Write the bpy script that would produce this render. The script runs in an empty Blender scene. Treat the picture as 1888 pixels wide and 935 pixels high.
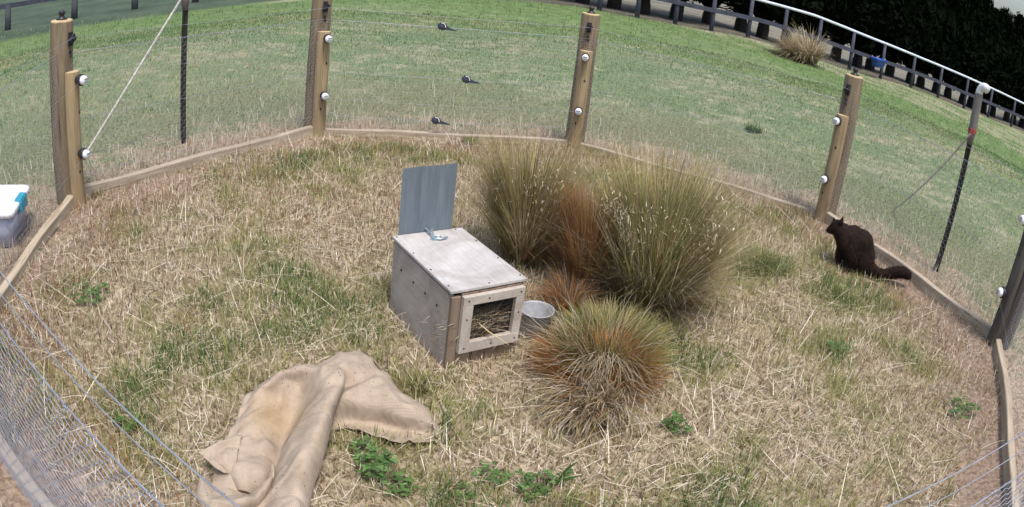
import bpy, bmesh, math, random
import numpy as np
from mathutils import Matrix, Vector

random.seed(7)
rng = np.random.default_rng(11)
sc = bpy.context.scene
COL = sc.collection

# ------------------------------------------------------------------ camera
CAM_H = 1.45; PITCH = 0.32293543; ROLL = 0.10144623
FOC = 1362.637; KD = -0.1213013; PX = 850.364; PY = 319.82      # lens calibration in pixels of a 1888 wide frame
cd = bpy.data.cameras.new('camera'); cam = bpy.data.objects.new('camera', cd); COL.objects.link(cam); sc.camera = cam
cd.type = 'PANO'; cd.sensor_fit = 'HORIZONTAL'; cd.sensor_width = 36.0; cd.clip_start = 0.01; cd.clip_end = 3000
cd.panorama_type = 'FISHEYE_LENS_POLYNOMIAL'; cd.fisheye_fov = math.radians(170)
cd.fisheye_polynomial_k0 = 0.0
cd.fisheye_polynomial_k1 = -3.79588465e-02
cd.fisheye_polynomial_k2 = -1.82864583e-04
cd.fisheye_polynomial_k3 = 1.20557978e-05
cd.fisheye_polynomial_k4 = -6.67416604e-07
cd.shift_x = 0.049595; cd.shift_y = -0.158
_f = np.array([0, math.cos(PITCH), -math.sin(PITCH)]); _r = np.array([1., 0, 0]); _u = np.cross(_r, _f)
_c, _s = math.cos(ROLL), math.sin(ROLL)
RT = np.array([_c * _r + _s * _u, -_s * _r + _c * _u, _f])
cam.matrix_world = Matrix(((RT[0][0], RT[1][0], -RT[2][0], 0), (RT[0][1], RT[1][1], -RT[2][1], 0),
                           (RT[0][2], RT[1][2], -RT[2][2], CAM_H), (0, 0, 0, 1)))
EYE = np.array([0, 0, CAM_H])

# ------------------------------------------------------------------ light
SUN_EL = math.radians(68); SUN_AZ = math.radians(158)      # azimuth clockwise from +y
world = bpy.data.worlds.new('World'); sc.world = world; world.use_nodes = True
wn = world.node_tree
sky = wn.nodes.new('ShaderNodeTexSky'); sky.sky_type = 'NISHITA'; sky.sun_disc = False
sky.sun_elevation = SUN_EL; sky.sun_rotation = SUN_AZ
sky.air_density = 1.0; sky.dust_density = 4.0; sky.ozone_density = 1.0
wn.nodes['Background'].inputs[1].default_value = 0.115
wn.links.new(sky.outputs[0], wn.nodes['Background'].inputs[0])
sl = bpy.data.lights.new('sun', 'SUN'); sl.energy = 1.5; sl.angle = math.radians(11); sl.color = (1.0, 0.965, 0.925)
sun = bpy.data.objects.new('sun', sl); COL.objects.link(sun)
sd = Vector((math.sin(SUN_AZ) * math.cos(SUN_EL), math.cos(SUN_AZ) * math.cos(SUN_EL), math.sin(SUN_EL)))
sun.rotation_euler = sd.to_track_quat('Z', 'Y').to_euler()
sc.view_settings.view_transform = 'Standard'; sc.view_settings.look = 'None'
sc.view_settings.exposure = 0.9; sc.view_settings.gamma = 1.0
sc.render.film_transparent = False
sc.cycles.max_bounces = 6; sc.cycles.diffuse_bounces = 3; sc.cycles.transparent_max_bounces = 8


# ------------------------------------------------------------------ helpers
def sm(a, b, x):
    t = np.clip((x - a) / (b - a), 0, 1)
    return t * t * (3 - 2 * t)


def vnoise(x, y, scale, seed=0):
    x = np.asarray(x, float) / scale + 1000.3 + seed * 17.7; y = np.asarray(y, float) / scale + 1000.7 + seed * 9.1
    xi = np.floor(x).astype(np.int64); yi = np.floor(y).astype(np.int64); fx = x - xi; fy = y - yi
    fx = fx * fx * (3 - 2 * fx); fy = fy * fy * (3 - 2 * fy)

    def h(a, b):
        n = (a * 374761393 + b * 668265263 + seed * 974711) & 0xffffffff
        n = ((n ^ (n >> 13)) * 1274126177) & 0xffffffff
        return ((n ^ (n >> 16)) & 0xffff) / 65535.0
    return (h(xi, yi) * (1 - fx) + h(xi + 1, yi) * fx) * (1 - fy) + (h(xi, yi + 1) * (1 - fx) + h(xi + 1, yi + 1) * fx) * fy


PEN = np.array([0.385, 2.768])


def hz(x, y):
    """height of the ground: flat in the pen, a low knoll that falls away to both sides of the field"""
    x = np.asarray(x, float); y = np.asarray(y, float)
    d = np.hypot(x - PEN[0], y - PEN[1])
    z = -0.08 * np.clip(np.abs(x - 2) - 4.6, 0, 16) * sm(5, 9, d)
    z = z + 0.25 * sm(8, 15, y) * np.clip(1 - np.abs(x - 2) / 7, 0, 1)
    z = z + (vnoise(x, y, 0.5, 3) - 0.5) * 0.025 + (vnoise(x, y, 0.16, 4) - 0.5) * 0.014 * sm(12, 4, d)
    z = z + (vnoise(x, y, 3.0, 5) - 0.5) * 0.12 * sm(4, 9, d)
    return z


def H(x, y): return float(hz(x, y))


def ray(px, py):
    x = px - PX; y = PY - py; r = math.hypot(x, y) + 1e-12; t = r / FOC
    for _ in range(12): t = t - (FOC * (t + KD * t ** 3) - r) / (FOC * (1 + 3 * KD * t * t))
    return np.array([math.sin(t) * x / r, math.sin(t) * y / r, math.cos(t)]) @ RT


def at_z(px, py, z=0.0):
    d = ray(px, py); return EYE + d * ((z - CAM_H) / d[2])


def ground(px, py):
    d = ray(px, py); t = 0.8
    for _ in range(4000):
        p = EYE + d * t
        if p[2] < hz(p[0], p[1]): break
        t *= 1.004
    return p


def at_dist(px, py, dist):
    d = ray(px, py); return EYE + d * (dist / math.hypot(d[0], d[1]))


def tag(o, label=None, cat=None, group=None, kind=None):
    if label: o['label'] = label
    if cat: o['category'] = cat
    if group: o['group'] = group
    if kind: o['kind'] = kind
    return o


def thing(name, label, cat, loc=(0, 0, 0), rz=0.0, group=None):
    o = bpy.data.objects.new(name, None); o.empty_display_size = 0.1; COL.objects.link(o)
    o.location = loc; o.rotation_euler = (0, 0, rz)
    return tag(o, label, cat, group)


def obj(name, bm, mat, parent=None, smooth=False):
    me = bpy.data.meshes.new(name)
    bmesh.ops.recalc_face_normals(bm, faces=bm.faces)
    bm.to_mesh(me); bm.free()
    return link(name, me, mat, parent, smooth)


def link(name, me, mat, parent=None, smooth=False):
    for m in (mat if isinstance(mat, (list, tuple)) else [mat]): me.materials.append(m)
    if smooth: me.shade_smooth()
    o = bpy.data.objects.new(name, me); COL.objects.link(o); o.parent = parent
    return o


def npmesh(name, V, quads=None, tris=None, colors=None):
    me = bpy.data.meshes.new(name)
    nq = 0 if quads is None else len(quads); nt = 0 if tris is None else len(tris)
    loops = np.concatenate([np.asarray(q, np.int32).ravel() for q in (quads, tris) if q is not None and len(q)])
    st = np.concatenate([np.arange(nq, dtype=np.int32) * 4, nq * 4 + np.arange(nt, dtype=np.int32) * 3])
    me.vertices.add(len(V)); me.vertices.foreach_set('co', np.asarray(V, np.float32).ravel())
    me.loops.add(len(loops)); me.loops.foreach_set('vertex_index', loops)
    me.polygons.add(nq + nt); me.polygons.foreach_set('loop_start', st)
    if colors is not None:
        a = me.color_attributes.new('tint', 'FLOAT_COLOR', 'POINT')
        c = np.ones((len(V), 4), np.float32); c[:, :3] = colors
        a.data.foreach_set('color', c.ravel())
    me.update(calc_edges=True)
    return me


def box(bm, c, s, rot=None, bev=0.0):
    r = bmesh.ops.create_cube(bm, size=1.0)
    vs = r['verts']
    M = Matrix.Translation(c) @ (rot.to_4x4() if rot is not None else Matrix.Identity(4)) @ Matrix.Diagonal((s[0], s[1], s[2], 1))
    bmesh.ops.transform(bm, matrix=M, verts=vs)
    if bev > 0:
        es = list({e for v in vs for e in v.link_edges})
        bmesh.ops.bevel(bm, geom=es, offset=bev, segments=2, profile=0.6, affect='EDGES')


def frame_between(a, b):
    d = (Vector(b) - Vector(a)); L = d.length
    return d.to_track_quat('Z', 'Y').to_matrix(), L


def rod(bm, a, b, r0, r1=None, seg=8, caps=True):
    q, L = frame_between(a, b)
    M = Matrix.Translation((Vector(a) + Vector(b)) / 2) @ q.to_4x4()
    bmesh.ops.create_cone(bm, cap_ends=caps, segments=seg, radius1=r0, radius2=r0 if r1 is None else r1, depth=L, matrix=M)


def tube(bm, pts, r, seg=6, caps=True):
    """swept tube through points; r a number or one per point"""
    pts = [Vector(p) for p in pts]; n = len(pts)
    rs = [r] * n if not hasattr(r, '__len__') else list(r)
    rings = []; up = Vector((0.01, 0.02, 1))
    for i, p in enumerate(pts):
        t = (pts[min(i + 1, n - 1)] - pts[max(i - 1, 0)]).normalized()
        u = t.cross(up)
        if u.length < 0.05: u = t.cross(Vector((1, 0, 0)))
        u.normalize(); w = u.cross(t)
        rings.append([bm.verts.new(p + (u * math.cos(k * 2 * math.pi / seg) + w * math.sin(k * 2 * math.pi / seg)) * rs[i]) for k in range(seg)])
    for i in range(n - 1):
        for k in range(seg):
            bm.faces.new((rings[i][k], rings[i][(k + 1) % seg], rings[i + 1][(k + 1) % seg], rings[i + 1][k]))
    if caps:
        bm.faces.new(rings[0][::-1]); bm.faces.new(rings[-1])


def lathe(bm, prof, seg=20, M=None):
    """profile [(r, z)] turned about z"""
    rings = []
    for r, z in prof:
        if r < 1e-6: rings.append([bm.verts.new((0, 0, z))])
        else: rings.append([bm.verts.new((r * math.cos(k * 2 * math.pi / seg), r * math.sin(k * 2 * math.pi / seg), z)) for k in range(seg)])
    for a, b in zip(rings, rings[1:]):
        for k in range(seg):
            k2 = (k + 1) % seg
            if len(a) == 1 and len(b) == 1: continue
            if len(a) == 1: bm.faces.new((a[0], b[k2], b[k]))
            elif len(b) == 1: bm.faces.new((a[k], a[k2], b[0]))
            else: bm.faces.new((a[k], a[k2], b[k2], b[k]))
    if M is not None:
        bmesh.ops.transform(bm, matrix=M, verts=[v for r in rings for v in r])


def copy_tree(o, parent=None):
    c = o.copy(); COL.objects.link(c); c.parent = parent
    for ch in list(o.children): copy_tree(ch, c)
    return c


# ------------------------------------------------------------------ materials
def nt_mat(name):
    m = bpy.data.materials.new(name); m.use_nodes = True
    nt = m.node_tree; return m, nt, nt.nodes['Principled BSDF']


def ramp(nt, stops):
    r = nt.nodes.new('ShaderNodeValToRGB'); e = r.color_ramp.elements
    while len(e) < len(stops): e.new(0.5)
    for i, (p, c) in enumerate(stops): e[i].position = p; e[i].color = (*c, 1)
    return r


def noise(nt, scale, detail=4, rough=0.6, vec=None, dist=0.0):
    n = nt.nodes.new('ShaderNodeTexNoise'); n.inputs['Scale'].default_value = scale
    n.inputs['Detail'].default_value = detail; n.inputs['Roughness'].default_value = rough; n.inputs['Distortion'].default_value = dist
    if vec is not None: nt.links.new(vec, n.inputs['Vector'])
    return n


def coords(nt, scale=(1, 1, 1)):
    t = nt.nodes.new('ShaderNodeTexCoord'); m = nt.nodes.new('ShaderNodeMapping')
    m.inputs['Scale'].default_value = scale; nt.links.new(t.outputs['Object'], m.inputs['Vector'])
    return m.outputs['Vector']


def bump(nt, b, h, strength, dist=0.01):
    n = nt.nodes.new('ShaderNodeBump'); n.inputs['Strength'].default_value = strength; n.inputs['Distance'].default_value = dist
    nt.links.new(h, n.inputs['Height']); nt.links.new(n.outputs[0], b.inputs['Normal'])


def simple(name, stops, scale=8, rough=0.7, metal=0.0, stretch=(1, 1, 1), bumpk=0.2, detail=5, spec=0.4, bd=0.004):
    m, nt, b = nt_mat(name)
    v = coords(nt, stretch); n = noise(nt, scale, detail, 0.62, v)
    r = ramp(nt, stops); nt.links.new(n.outputs['Fac'], r.inputs[0]); nt.links.new(r.outputs[0], b.inputs['Base Color'])
    b.inputs['Roughness'].default_value = rough; b.inputs['Metallic'].default_value = metal
    b.inputs['Specular IOR Level'].default_value = spec
    if bumpk: bump(nt, b, n.outputs['Fac'], bumpk, bd)
    return m


def blade_mat(name, trans=0.35, rough=0.75):
    """grass blades: per-blade tint, light passing through the leaf"""
    m, nt, b = nt_mat(name)
    a = nt.nodes.new('ShaderNodeVertexColor'); a.layer_name = 'tint'
    nt.links.new(a.outputs[0], b.inputs['Base Color']); b.inputs['Roughness'].default_value = rough
    b.inputs['Specular IOR Level'].default_value = 0.25
    t = nt.nodes.new('ShaderNodeBsdfTranslucent'); nt.links.new(a.outputs[0], t.inputs[0])
    mx = nt.nodes.new('ShaderNodeMixShader'); mx.inputs[0].default_value = trans
    nt.links.new(b.outputs[0], mx.inputs[1]); nt.links.new(t.outputs[0], mx.inputs[2])
    nt.links.new(mx.outputs[0], nt.nodes['Material Output'].inputs[0])
    return m


def wood(name, dark, mid, light, scale=6, along='z', rough=0.8):
    st = {'z': (6, 6, 0.5), 'x': (0.5, 6, 6), 'y': (6, 0.5, 6)}[along]
    m, nt, b = nt_mat(name)
    v = coords(nt, st); n = noise(nt, scale, 6, 0.65, v, 0.6); n2 = noise(nt, 1.3, 3, 0.5, coords(nt))
    r = ramp(nt, [(0.25, dark), (0.5, mid), (0.78, light)]); nt.links.new(n.outputs['Fac'], r.inputs[0])
    mx = nt.nodes.new('ShaderNodeMix'); mx.data_type = 'RGBA'; mx.blend_type = 'MULTIPLY'; mx.inputs[0].default_value = 0.7
    r2 = ramp(nt, [(0.3, (0.62, 0.58, 0.55)), (0.65, (1, 1, 1))]); nt.links.new(n2.outputs['Fac'], r2.inputs[0])
    nt.links.new(r.outputs[0], mx.inputs[6]); nt.links.new(r2.outputs[0], mx.inputs[7])
    n3 = noise(nt, 5, 3, 0.5, coords(nt, tuple(q * 1.6 if q > 1 else q * 0.8 for q in st)), 0.4)       # drying cracks
    r3 = ramp(nt, [(0.33, (0.32, 0.28, 0.24)), (0.38, (1, 1, 1))]); nt.links.new(n3.outputs['Fac'], r3.inputs[0])
    m3_ = nt.nodes.new('ShaderNodeMix'); m3_.data_type = 'RGBA'; m3_.blend_type = 'MULTIPLY'; m3_.inputs[0].default_value = 0.85
    nt.links.new(mx.outputs[2], m3_.inputs[6]); nt.links.new(r3.outputs[0], m3_.inputs[7]); nt.links.new(m3_.outputs[2], b.inputs['Base Color'])
    b.inputs['Roughness'].default_value = rough; b.inputs['Specular IOR Level'].default_value = 0.25
    bump(nt, b, n.outputs['Fac'], 0.35, 0.004)
    return m


M = {}
M['post'] = wood('post_wood', (0.10, 0.078, 0.053), (0.205, 0.162, 0.108), (0.30, 0.245, 0.165))
M['batten'] = wood('batten_wood', (0.21, 0.155, 0.09), (0.345, 0.262, 0.15), (0.45, 0.355, 0.22))
M['endgrain'] = simple('cut_end_wood', [(0.3, (0.42, 0.31, 0.16)), (0.7, (0.6, 0.47, 0.28))], 30)
M['board'] = wood('edging_wood', (0.28, 0.22, 0.155), (0.48, 0.40, 0.29), (0.68, 0.6, 0.47), along='x')
M['white_por'] = simple('white_porcelain', [(0.3, (0.72, 0.73, 0.74)), (0.7, (0.85, 0.85, 0.86))], 20, 0.25, bumpk=0)
M['black_pl'] = simple('black_plastic', [(0.3, (0.012, 0.012, 0.015)), (0.7, (0.03, 0.03, 0.036))], 30, 0.45, bumpk=0)
M['wire'] = simple('galvanised_wire', [(0.3, (0.25, 0.27, 0.33)), (0.7, (0.44, 0.46, 0.52))], 40, 0.45, 0.5, bumpk=0)
M['net'] = simple('netting_wire', [(0.3, (0.31, 0.35, 0.46)), (0.7, (0.50, 0.54, 0.66))], 40, 0.5, 0.3, bumpk=0)
M['steel_post'] = simple('stake_steel', [(0.3, (0.012, 0.011, 0.010)), (0.62, (0.03, 0.024, 0.02)), (0.75, (0.09, 0.045, 0.03))], 25, 0.6, bumpk=0.2)
M['sleeve'] = simple('grey_pipe', [(0.3, (0.13, 0.115, 0.105)), (0.7, (0.22, 0.2, 0.19))], 14, 0.6)
M['white_pl'] = simple('white_plastic', [(0.3, (0.7, 0.72, 0.75)), (0.7, (0.84, 0.85, 0.87))], 6, 0.3, bumpk=0)
M['rope'] = simple('rope_fibre', [(0.35, (0.42, 0.39, 0.34)), (0.65, (0.74, 0.71, 0.66))], 60, 0.85)
M['red_tape'] = simple('red_tape', [(0.3, (0.26, 0.05, 0.045)), (0.7, (0.36, 0.08, 0.06))], 30, 0.6)
M['ply'] = None


def ply(name, base, dirt, light, speck=True):
    m, nt, b = nt_mat(name)
    v = coords(nt); n1 = noise(nt, 5, 6, 0.65, v, 0.8); n2 = noise(nt, 9, 5, 0.7, coords(nt, (9, 0.8, 9)), 0.3)
    r = ramp(nt, [(0.3, dirt), (0.5, base), (0.72, light)]); nt.links.new(n1.outputs['Fac'], r.inputs[0])
    r2 = ramp(nt, [(0.25, (0.72, 0.7, 0.68)), (0.6, (1, 1, 1))]); nt.links.new(n2.outputs['Fac'], r2.inputs[0])
    mx = nt.nodes.new('ShaderNodeMix'); mx.data_type = 'RGBA'; mx.blend_type = 'MULTIPLY'; mx.inputs[0].default_value = 0.8
    nt.links.new(r.outputs[0], mx.inputs[6]); nt.links.new(r2.outputs[0], mx.inputs[7])
    out = mx.outputs[2]
    if speck:
        vo = nt.nodes.new('ShaderNodeTexVoronoi'); vo.inputs['Scale'].default_value = 34; nt.links.new(v, vo.inputs['Vector'])
        r3 = ramp(nt, [(0.0, (0.12, 0.1, 0.08)), (0.09, (0.12, 0.1, 0.08)), (0.12, (1, 1, 1))]); nt.links.new(vo.outputs['Distance'], r3.inputs[0])
        n3 = noise(nt, 7, 2, 0.5, v); r4 = ramp(nt, [(0.62, (0, 0, 0)), (0.66, (1, 1, 1))]); nt.links.new(n3.outputs['Fac'], r4.inputs[0])
        m2 = nt.nodes.new('ShaderNodeMix'); m2.data_type = 'RGBA'; m2.blend_type = 'MULTIPLY'
        nt.links.new(r4.outputs[0], m2.inputs[0]); nt.links.new(out, m2.inputs[6]); nt.links.new(r3.outputs[0], m2.inputs[7]); out = m2.outputs[2]
    nt.links.new(out, b.inputs['Base Color']); b.inputs['Roughness'].default_value = 0.62; b.inputs['Specular IOR Level'].default_value = 0.35
    bump(nt, b, n2.outputs['Fac'], 0.15, 0.003)
    return m


M['ply'] = ply('box_plywood', (0.39, 0.345, 0.31), (0.24, 0.205, 0.18), (0.48, 0.435, 0.40), False)
M['lid'] = ply('box_lid_wood', (0.47, 0.45, 0.43), (0.33, 0.305, 0.28), (0.57, 0.555, 0.54))
M['frame_wood'] = ply('window_frame_wood', (0.46, 0.41, 0.35), (0.32, 0.27, 0.22), (0.58, 0.53, 0.47), False)
M['box_post'] = wood('box_corner_wood', (0.15, 0.11, 0.075), (0.25, 0.19, 0.14), (0.34, 0.27, 0.21))
M['zinc'] = simple('zinc_sheet', [(0.3, (0.25, 0.30, 0.34)), (0.55, (0.32, 0.375, 0.42)), (0.75, (0.40, 0.46, 0.50))], 14, 0.5, 0.3, (3, 1, 0.25), bumpk=0.03)
M['steel'] = simple('bright_steel', [(0.3, (0.36, 0.46, 0.52)), (0.7, (0.55, 0.66, 0.72))], 40, 0.35, 0.7, bumpk=0)
M['galv'] = simple('galvanised_tin', [(0.3, (0.27, 0.28, 0.30)), (0.7, (0.42, 0.43, 0.45))], 24, 0.6, 0.3, bumpk=0.05)
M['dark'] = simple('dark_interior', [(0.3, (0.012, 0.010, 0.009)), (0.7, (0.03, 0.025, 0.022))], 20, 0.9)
M['hole'] = simple('screw_hole', [(0.3, (0.012, 0.011, 0.010)), (0.7, (0.03, 0.027, 0.025))], 60, 0.7, bumpk=0)
M['blade'] = blade_mat('grass_blades')
M['tussock'] = blade_mat('tussock_blades', 0.45)
M['straw'] = blade_mat('straw_stems', 0.15, 0.6)
M['leaf'] = blade_mat('weed_leaves', 0.2, 0.6)
M['tub'] = None
m, nt, b = nt_mat('clear_tub_plastic')
b.inputs['Base Color'].default_value = (0.62, 0.64, 0.80, 1); b.inputs['Roughness'].default_value = 0.3; b.inputs['Transmission Weight'].default_value = 0.45
M['tub'] = m
M['teal'] = simple('teal_plastic', [(0.3, (0.01, 0.24, 0.36)), (0.7, (0.02, 0.34, 0.46))], 10, 0.35, bumpk=0)
M['rail'] = simple('weathered_rail', [(0.3, (0.032, 0.036, 0.056)), (0.7, (0.07, 0.075, 0.105))], 4, 0.8)
M['sky_lit_rail'] = simple('sky_lit_top_rail', [(0.3, (0.55, 0.62, 0.72)), (0.7, (0.72, 0.78, 0.86))], 4, 0.4)  # pale rail, the sky's bluish reflection put into its colour
M['dark_rail'] = simple('dark_rail', [(0.3, (0.028, 0.032, 0.038)), (0.7, (0.06, 0.065, 0.075))], 4, 0.8)
M['blue'] = simple('blue_plastic', [(0.3, (0.02, 0.08, 0.42)), (0.7, (0.04, 0.12, 0.55))], 6, 0.4, bumpk=0)
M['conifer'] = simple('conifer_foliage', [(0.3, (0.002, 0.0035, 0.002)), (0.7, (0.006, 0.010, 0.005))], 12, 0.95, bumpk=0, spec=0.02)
M['bark'] = simple('conifer_bark', [(0.3, (0.012, 0.011, 0.01)), (0.7, (0.035, 0.03, 0.027))], 12, 0.9)

# burlap
m, nt, b = nt_mat('burlap')
v = coords(nt)
n1 = noise(nt, 14, 7, 0.72, v); r1 = ramp(nt, [(0.3, (0.31, 0.246, 0.186)), (0.5, (0.40, 0.325, 0.25)), (0.72, (0.47, 0.39, 0.31))])
nt.links.new(n1.outputs['Fac'], r1.inputs[0])
wv = nt.nodes.new('ShaderNodeTexWave'); wv.inputs['Scale'].default_value = 62; wv.inputs['Distortion'].default_value = 0.8; wv.bands_direction = 'X'
wv2 = nt.nodes.new('ShaderNodeTexWave'); wv2.inputs['Scale'].default_value = 62; wv2.inputs['Distortion'].default_value = 0.8; wv2.bands_direction = 'Y'
nt.links.new(v, wv.inputs['Vector']); nt.links.new(v, wv2.inputs['Vector'])
ad = nt.nodes.new('ShaderNodeMath'); ad.operation = 'ADD'; nt.links.new(wv.outputs['Fac'], ad.inputs[0]); nt.links.new(wv2.outputs['Fac'], ad.inputs[1])
r2 = ramp(nt, [(0.1, (0.82, 0.81, 0.80)), (0.85, (1.03, 1.03, 1.03))]); hm = nt.nodes.new('ShaderNodeMath'); hm.operation = 'MULTIPLY'; hm.inputs[1].default_value = 0.5
nt.links.new(ad.outputs[0], hm.inputs[0]); nt.links.new(hm.outputs[0], r2.inputs[0])
mx = nt.nodes.new('ShaderNodeMix'); mx.data_type = 'RGBA'; mx.blend_type = 'MULTIPLY'; mx.inputs[0].default_value = 0.8
nt.links.new(r1.outputs[0], mx.inputs[6]); nt.links.new(r2.outputs[0], mx.inputs[7])
vo = nt.nodes.new('ShaderNodeTexVoronoi'); vo.inputs['Scale'].default_value = 60; nt.links.new(v, vo.inputs['Vector'])
r3 = ramp(nt, [(0.0, (0.1, 0.08, 0.06)), (0.10, (0.1, 0.08, 0.06)), (0.13, (1, 1, 1))]); nt.links.new(vo.outputs['Distance'], r3.inputs[0])
n3 = noise(nt, 9, 2, 0.5, v); r4 = ramp(nt, [(0.44, (0, 0, 0)), (0.54, (1, 1, 1))]); nt.links.new(n3.outputs['Fac'], r4.inputs[0])
m2 = nt.nodes.new('ShaderNodeMix'); m2.data_type = 'RGBA'; m2.blend_type = 'MULTIPLY'
nt.links.new(r4.outputs[0], m2.inputs[0]); nt.links.new(mx.outputs[2], m2.inputs[6]); nt.links.new(r3.outputs[0], m2.inputs[7])
# a yellow stain on the left half
st = at_z(515, 757, 0.09)
cmb = nt.nodes.new('ShaderNodeVectorMath'); cmb.operation = 'DISTANCE'; cmb.inputs[1].default_value = tuple(st)
nt.links.new(v, cmb.inputs[0]); r5 = ramp(nt, [(0.02, (1, 1, 1)), (0.13, (0, 0, 0))]); nt.links.new(cmb.outputs['Value'], r5.inputs[0])
m3 = nt.nodes.new('ShaderNodeMix'); m3.data_type = 'RGBA'; m3.blend_type = 'MULTIPLY'
s5 = nt.nodes.new('ShaderNodeMath'); s5.operation = 'MULTIPLY'; s5.inputs[1].default_value = 0.6
nt.links.new(r5.outputs[0], s5.inputs[0]); nt.links.new(s5.outputs[0], m3.inputs[0]); nt.links.new(m2.outputs[2], m3.inputs[6]); m3.inputs[7].default_value = (0.95, 0.78, 0.42, 1)
nt.links.new(m3.outputs[2], b.inputs['Base Color']); b.inputs['Roughness'].default_value = 0.95; b.inputs['Specular IOR Level'].default_value = 0.1
bump(nt, b, hm.outputs[0], 0.3, 0.002)
M['burlap'] = m
M['seam'] = simple('dark_seam_thread', [(0.3, (0.06, 0.045, 0.035)), (0.7, (0.14, 0.105, 0.08))], 60, 0.95)
# possum fur
m, nt, b = nt_mat('possum_fur')
n1 = noise(nt, 60, 4, 0.6, coords(nt)); n2 = noise(nt, 8, 3, 0.5, coords(nt))
r1 = ramp(nt, [(0.3, (0.009, 0.006, 0.005)), (0.6, (0.026, 0.015, 0.011)), (0.8, (0.05, 0.029, 0.02))]); nt.links.new(n2.outputs['Fac'], r1.inputs[0])
nt.links.new(r1.outputs[0], b.inputs['Base Color']); b.inputs['Roughness'].default_value = 0.85; b.inputs['Specular IOR Level'].default_value = 0.12
bump(nt, b, n1.outputs['Fac'], 0.6, 0.004); M['fur'] = m
M['fur_tail'] = simple('possum_tail_fur', [(0.3, (0.003, 0.003, 0.003)), (0.7, (0.010, 0.008, 0.007))], 30, 0.85, spec=0.12)
M['eye'] = simple('possum_eye', [(0.3, (0.004, 0.003, 0.003)), (0.7, (0.006, 0.005, 0.004))], 5, 0.1, bumpk=0)
M['nose'] = simple('possum_nose', [(0.3, (0.16, 0.08, 0.07)), (0.7, (0.2, 0.1, 0.09))], 5, 0.5, bumpk=0)

# ------------------------------------------------------------------ corners of the pen
P = [np.array(p) for p in [(-1.75, 1.49), (-2.122, 3.195), (-1.06, 4.90), (0.815, 5.262), (2.490, 4.190), (2.945, 2.385), (1.90, 0.78), (-0.021, 0.36)]]


# ------------------------------------------------------------------ ground sheet
def ground_sheet():
    radii = np.concatenate([np.linspace(0, 8, 110)[1:], 8 * np.geomspace(1, 75, 75)[1:]])
    na = 220
    V = [np.array([[PEN[0], PEN[1], 0]])]
    for r in radii:
        a = np.arange(na) * 2 * math.pi / na
        V.append(np.stack([PEN[0] + r * np.cos(a), PEN[1] + r * np.sin(a), np.zeros(na)], 1))
    V = np.concatenate(V); V[:, 2] = hz(V[:, 0], V[:, 1])
    k = np.arange(na); k2 = (k + 1) % na
    tris = np.stack([np.zeros(na, int), 1 + k, 1 + k2], 1)
    quads = np.concatenate([np.stack([1 + i * na + k, 1 + (i + 1) * na + k, 1 + (i + 1) * na + k2, 1 + i * na + k2], 1) for i in range(len(radii) - 1)])
    return npmesh('ground', V, quads, tris)


m, nt, b = nt_mat('ground_turf')
L = nt.links
geo = nt.nodes.new('ShaderNodeNewGeometry'); pos = geo.outputs['Position']
sep = nt.nodes.new('ShaderNodeSeparateXYZ'); L.new(pos, sep.inputs[0])
xy = nt.nodes.new('ShaderNodeCombineXYZ'); L.new(sep.outputs[0], xy.inputs[0]); L.new(sep.outputs[1], xy.inputs[1])


def vdist(c):
    d = nt.nodes.new('ShaderNodeVectorMath'); d.operation = 'DISTANCE'; d.inputs[1].default_value = (*c, 0); L.new(xy.outputs[0], d.inputs[0]); return d.outputs['Value']


def math_(op, a, b_=None, c=None):
    n = nt.nodes.new('ShaderNodeMath'); n.operation = op
    for i, q in enumerate((a, b_, c)):
        if q is None: continue
        if hasattr(q, 'links'): L.new(q, n.inputs[i])
        else: n.inputs[i].default_value = q
    return n.outputs[0]


def maprange(v, a, b_, smooth=True):
    n = nt.nodes.new('ShaderNodeMapRange'); n.interpolation_type = 'SMOOTHSTEP' if smooth else 'LINEAR'
    n.inputs[1].default_value = a; n.inputs[2].default_value = b_; L.new(v, n.inputs[0]); return n.outputs[0]


def mixc(f, a, b_):
    n = nt.nodes.new('ShaderNodeMix'); n.data_type = 'RGBA'
    if hasattr(f, 'links'): L.new(f, n.inputs[0])
    else: n.inputs[0].default_value = f
    for i, q in ((6, a), (7, b_)):
        if hasattr(q, 'links'): L.new(q, n.inputs[i])
        else: n.inputs[i].default_value = (*q, 1)
    return n.outputs[2]


def nz(scale, d=4, r=0.6, dist=0.0): return noise(nt, scale, d, r, xy.outputs[0], dist).outputs['Fac']


fine = nz(38, 5, 0.75, 0.5); mid = nz(4.5, 5, 0.65); big = nz(0.8, 4, 0.6); huge = nz(0.22, 4, 0.65, 0.6)
inside = mixc(maprange(fine, 0.3, 0.7), (0.25, 0.195, 0.135), (0.50, 0.42, 0.30))
inside = mixc(math_('MULTIPLY', maprange(mid, 0.52, 0.68), 0.75), inside, mixc(maprange(fine, 0.35, 0.65), (0.055, 0.065, 0.022), (0.22, 0.22, 0.09)))
dirt = mixc(maprange(fine, 0.35, 0.65), (0.17, 0.118, 0.085), (0.36, 0.275, 0.205))
d = vdist(PEN)
edge = math_('MULTIPLY', maprange(d, 1.8, 2.15), math_('MAXIMUM', maprange(math_('ADD', mid, math_('MULTIPLY', big, 0.6)), 0.5, 0.8), maprange(sep.outputs[0], 1.4, 1.9)))
inside = mixc(edge, inside, dirt)
near_out = mixc(maprange(fine, 0.32, 0.68), (0.17, 0.125, 0.085), (0.45, 0.37, 0.265))
near_out = mixc(math_('MULTIPLY', maprange(math_('ADD', mid, math_('MULTIPLY', math_('SUBTRACT', d, 2.6), 0.5)), 0.5, 0.75), 0.85), near_out, mixc(maprange(fine, 0.35, 0.65), (0.075, 0.095, 0.045), (0.20, 0.23, 0.125)))
green_d = mixc(maprange(fine, 0.3, 0.7), (0.105, 0.15, 0.072), (0.215, 0.275, 0.145))
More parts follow.
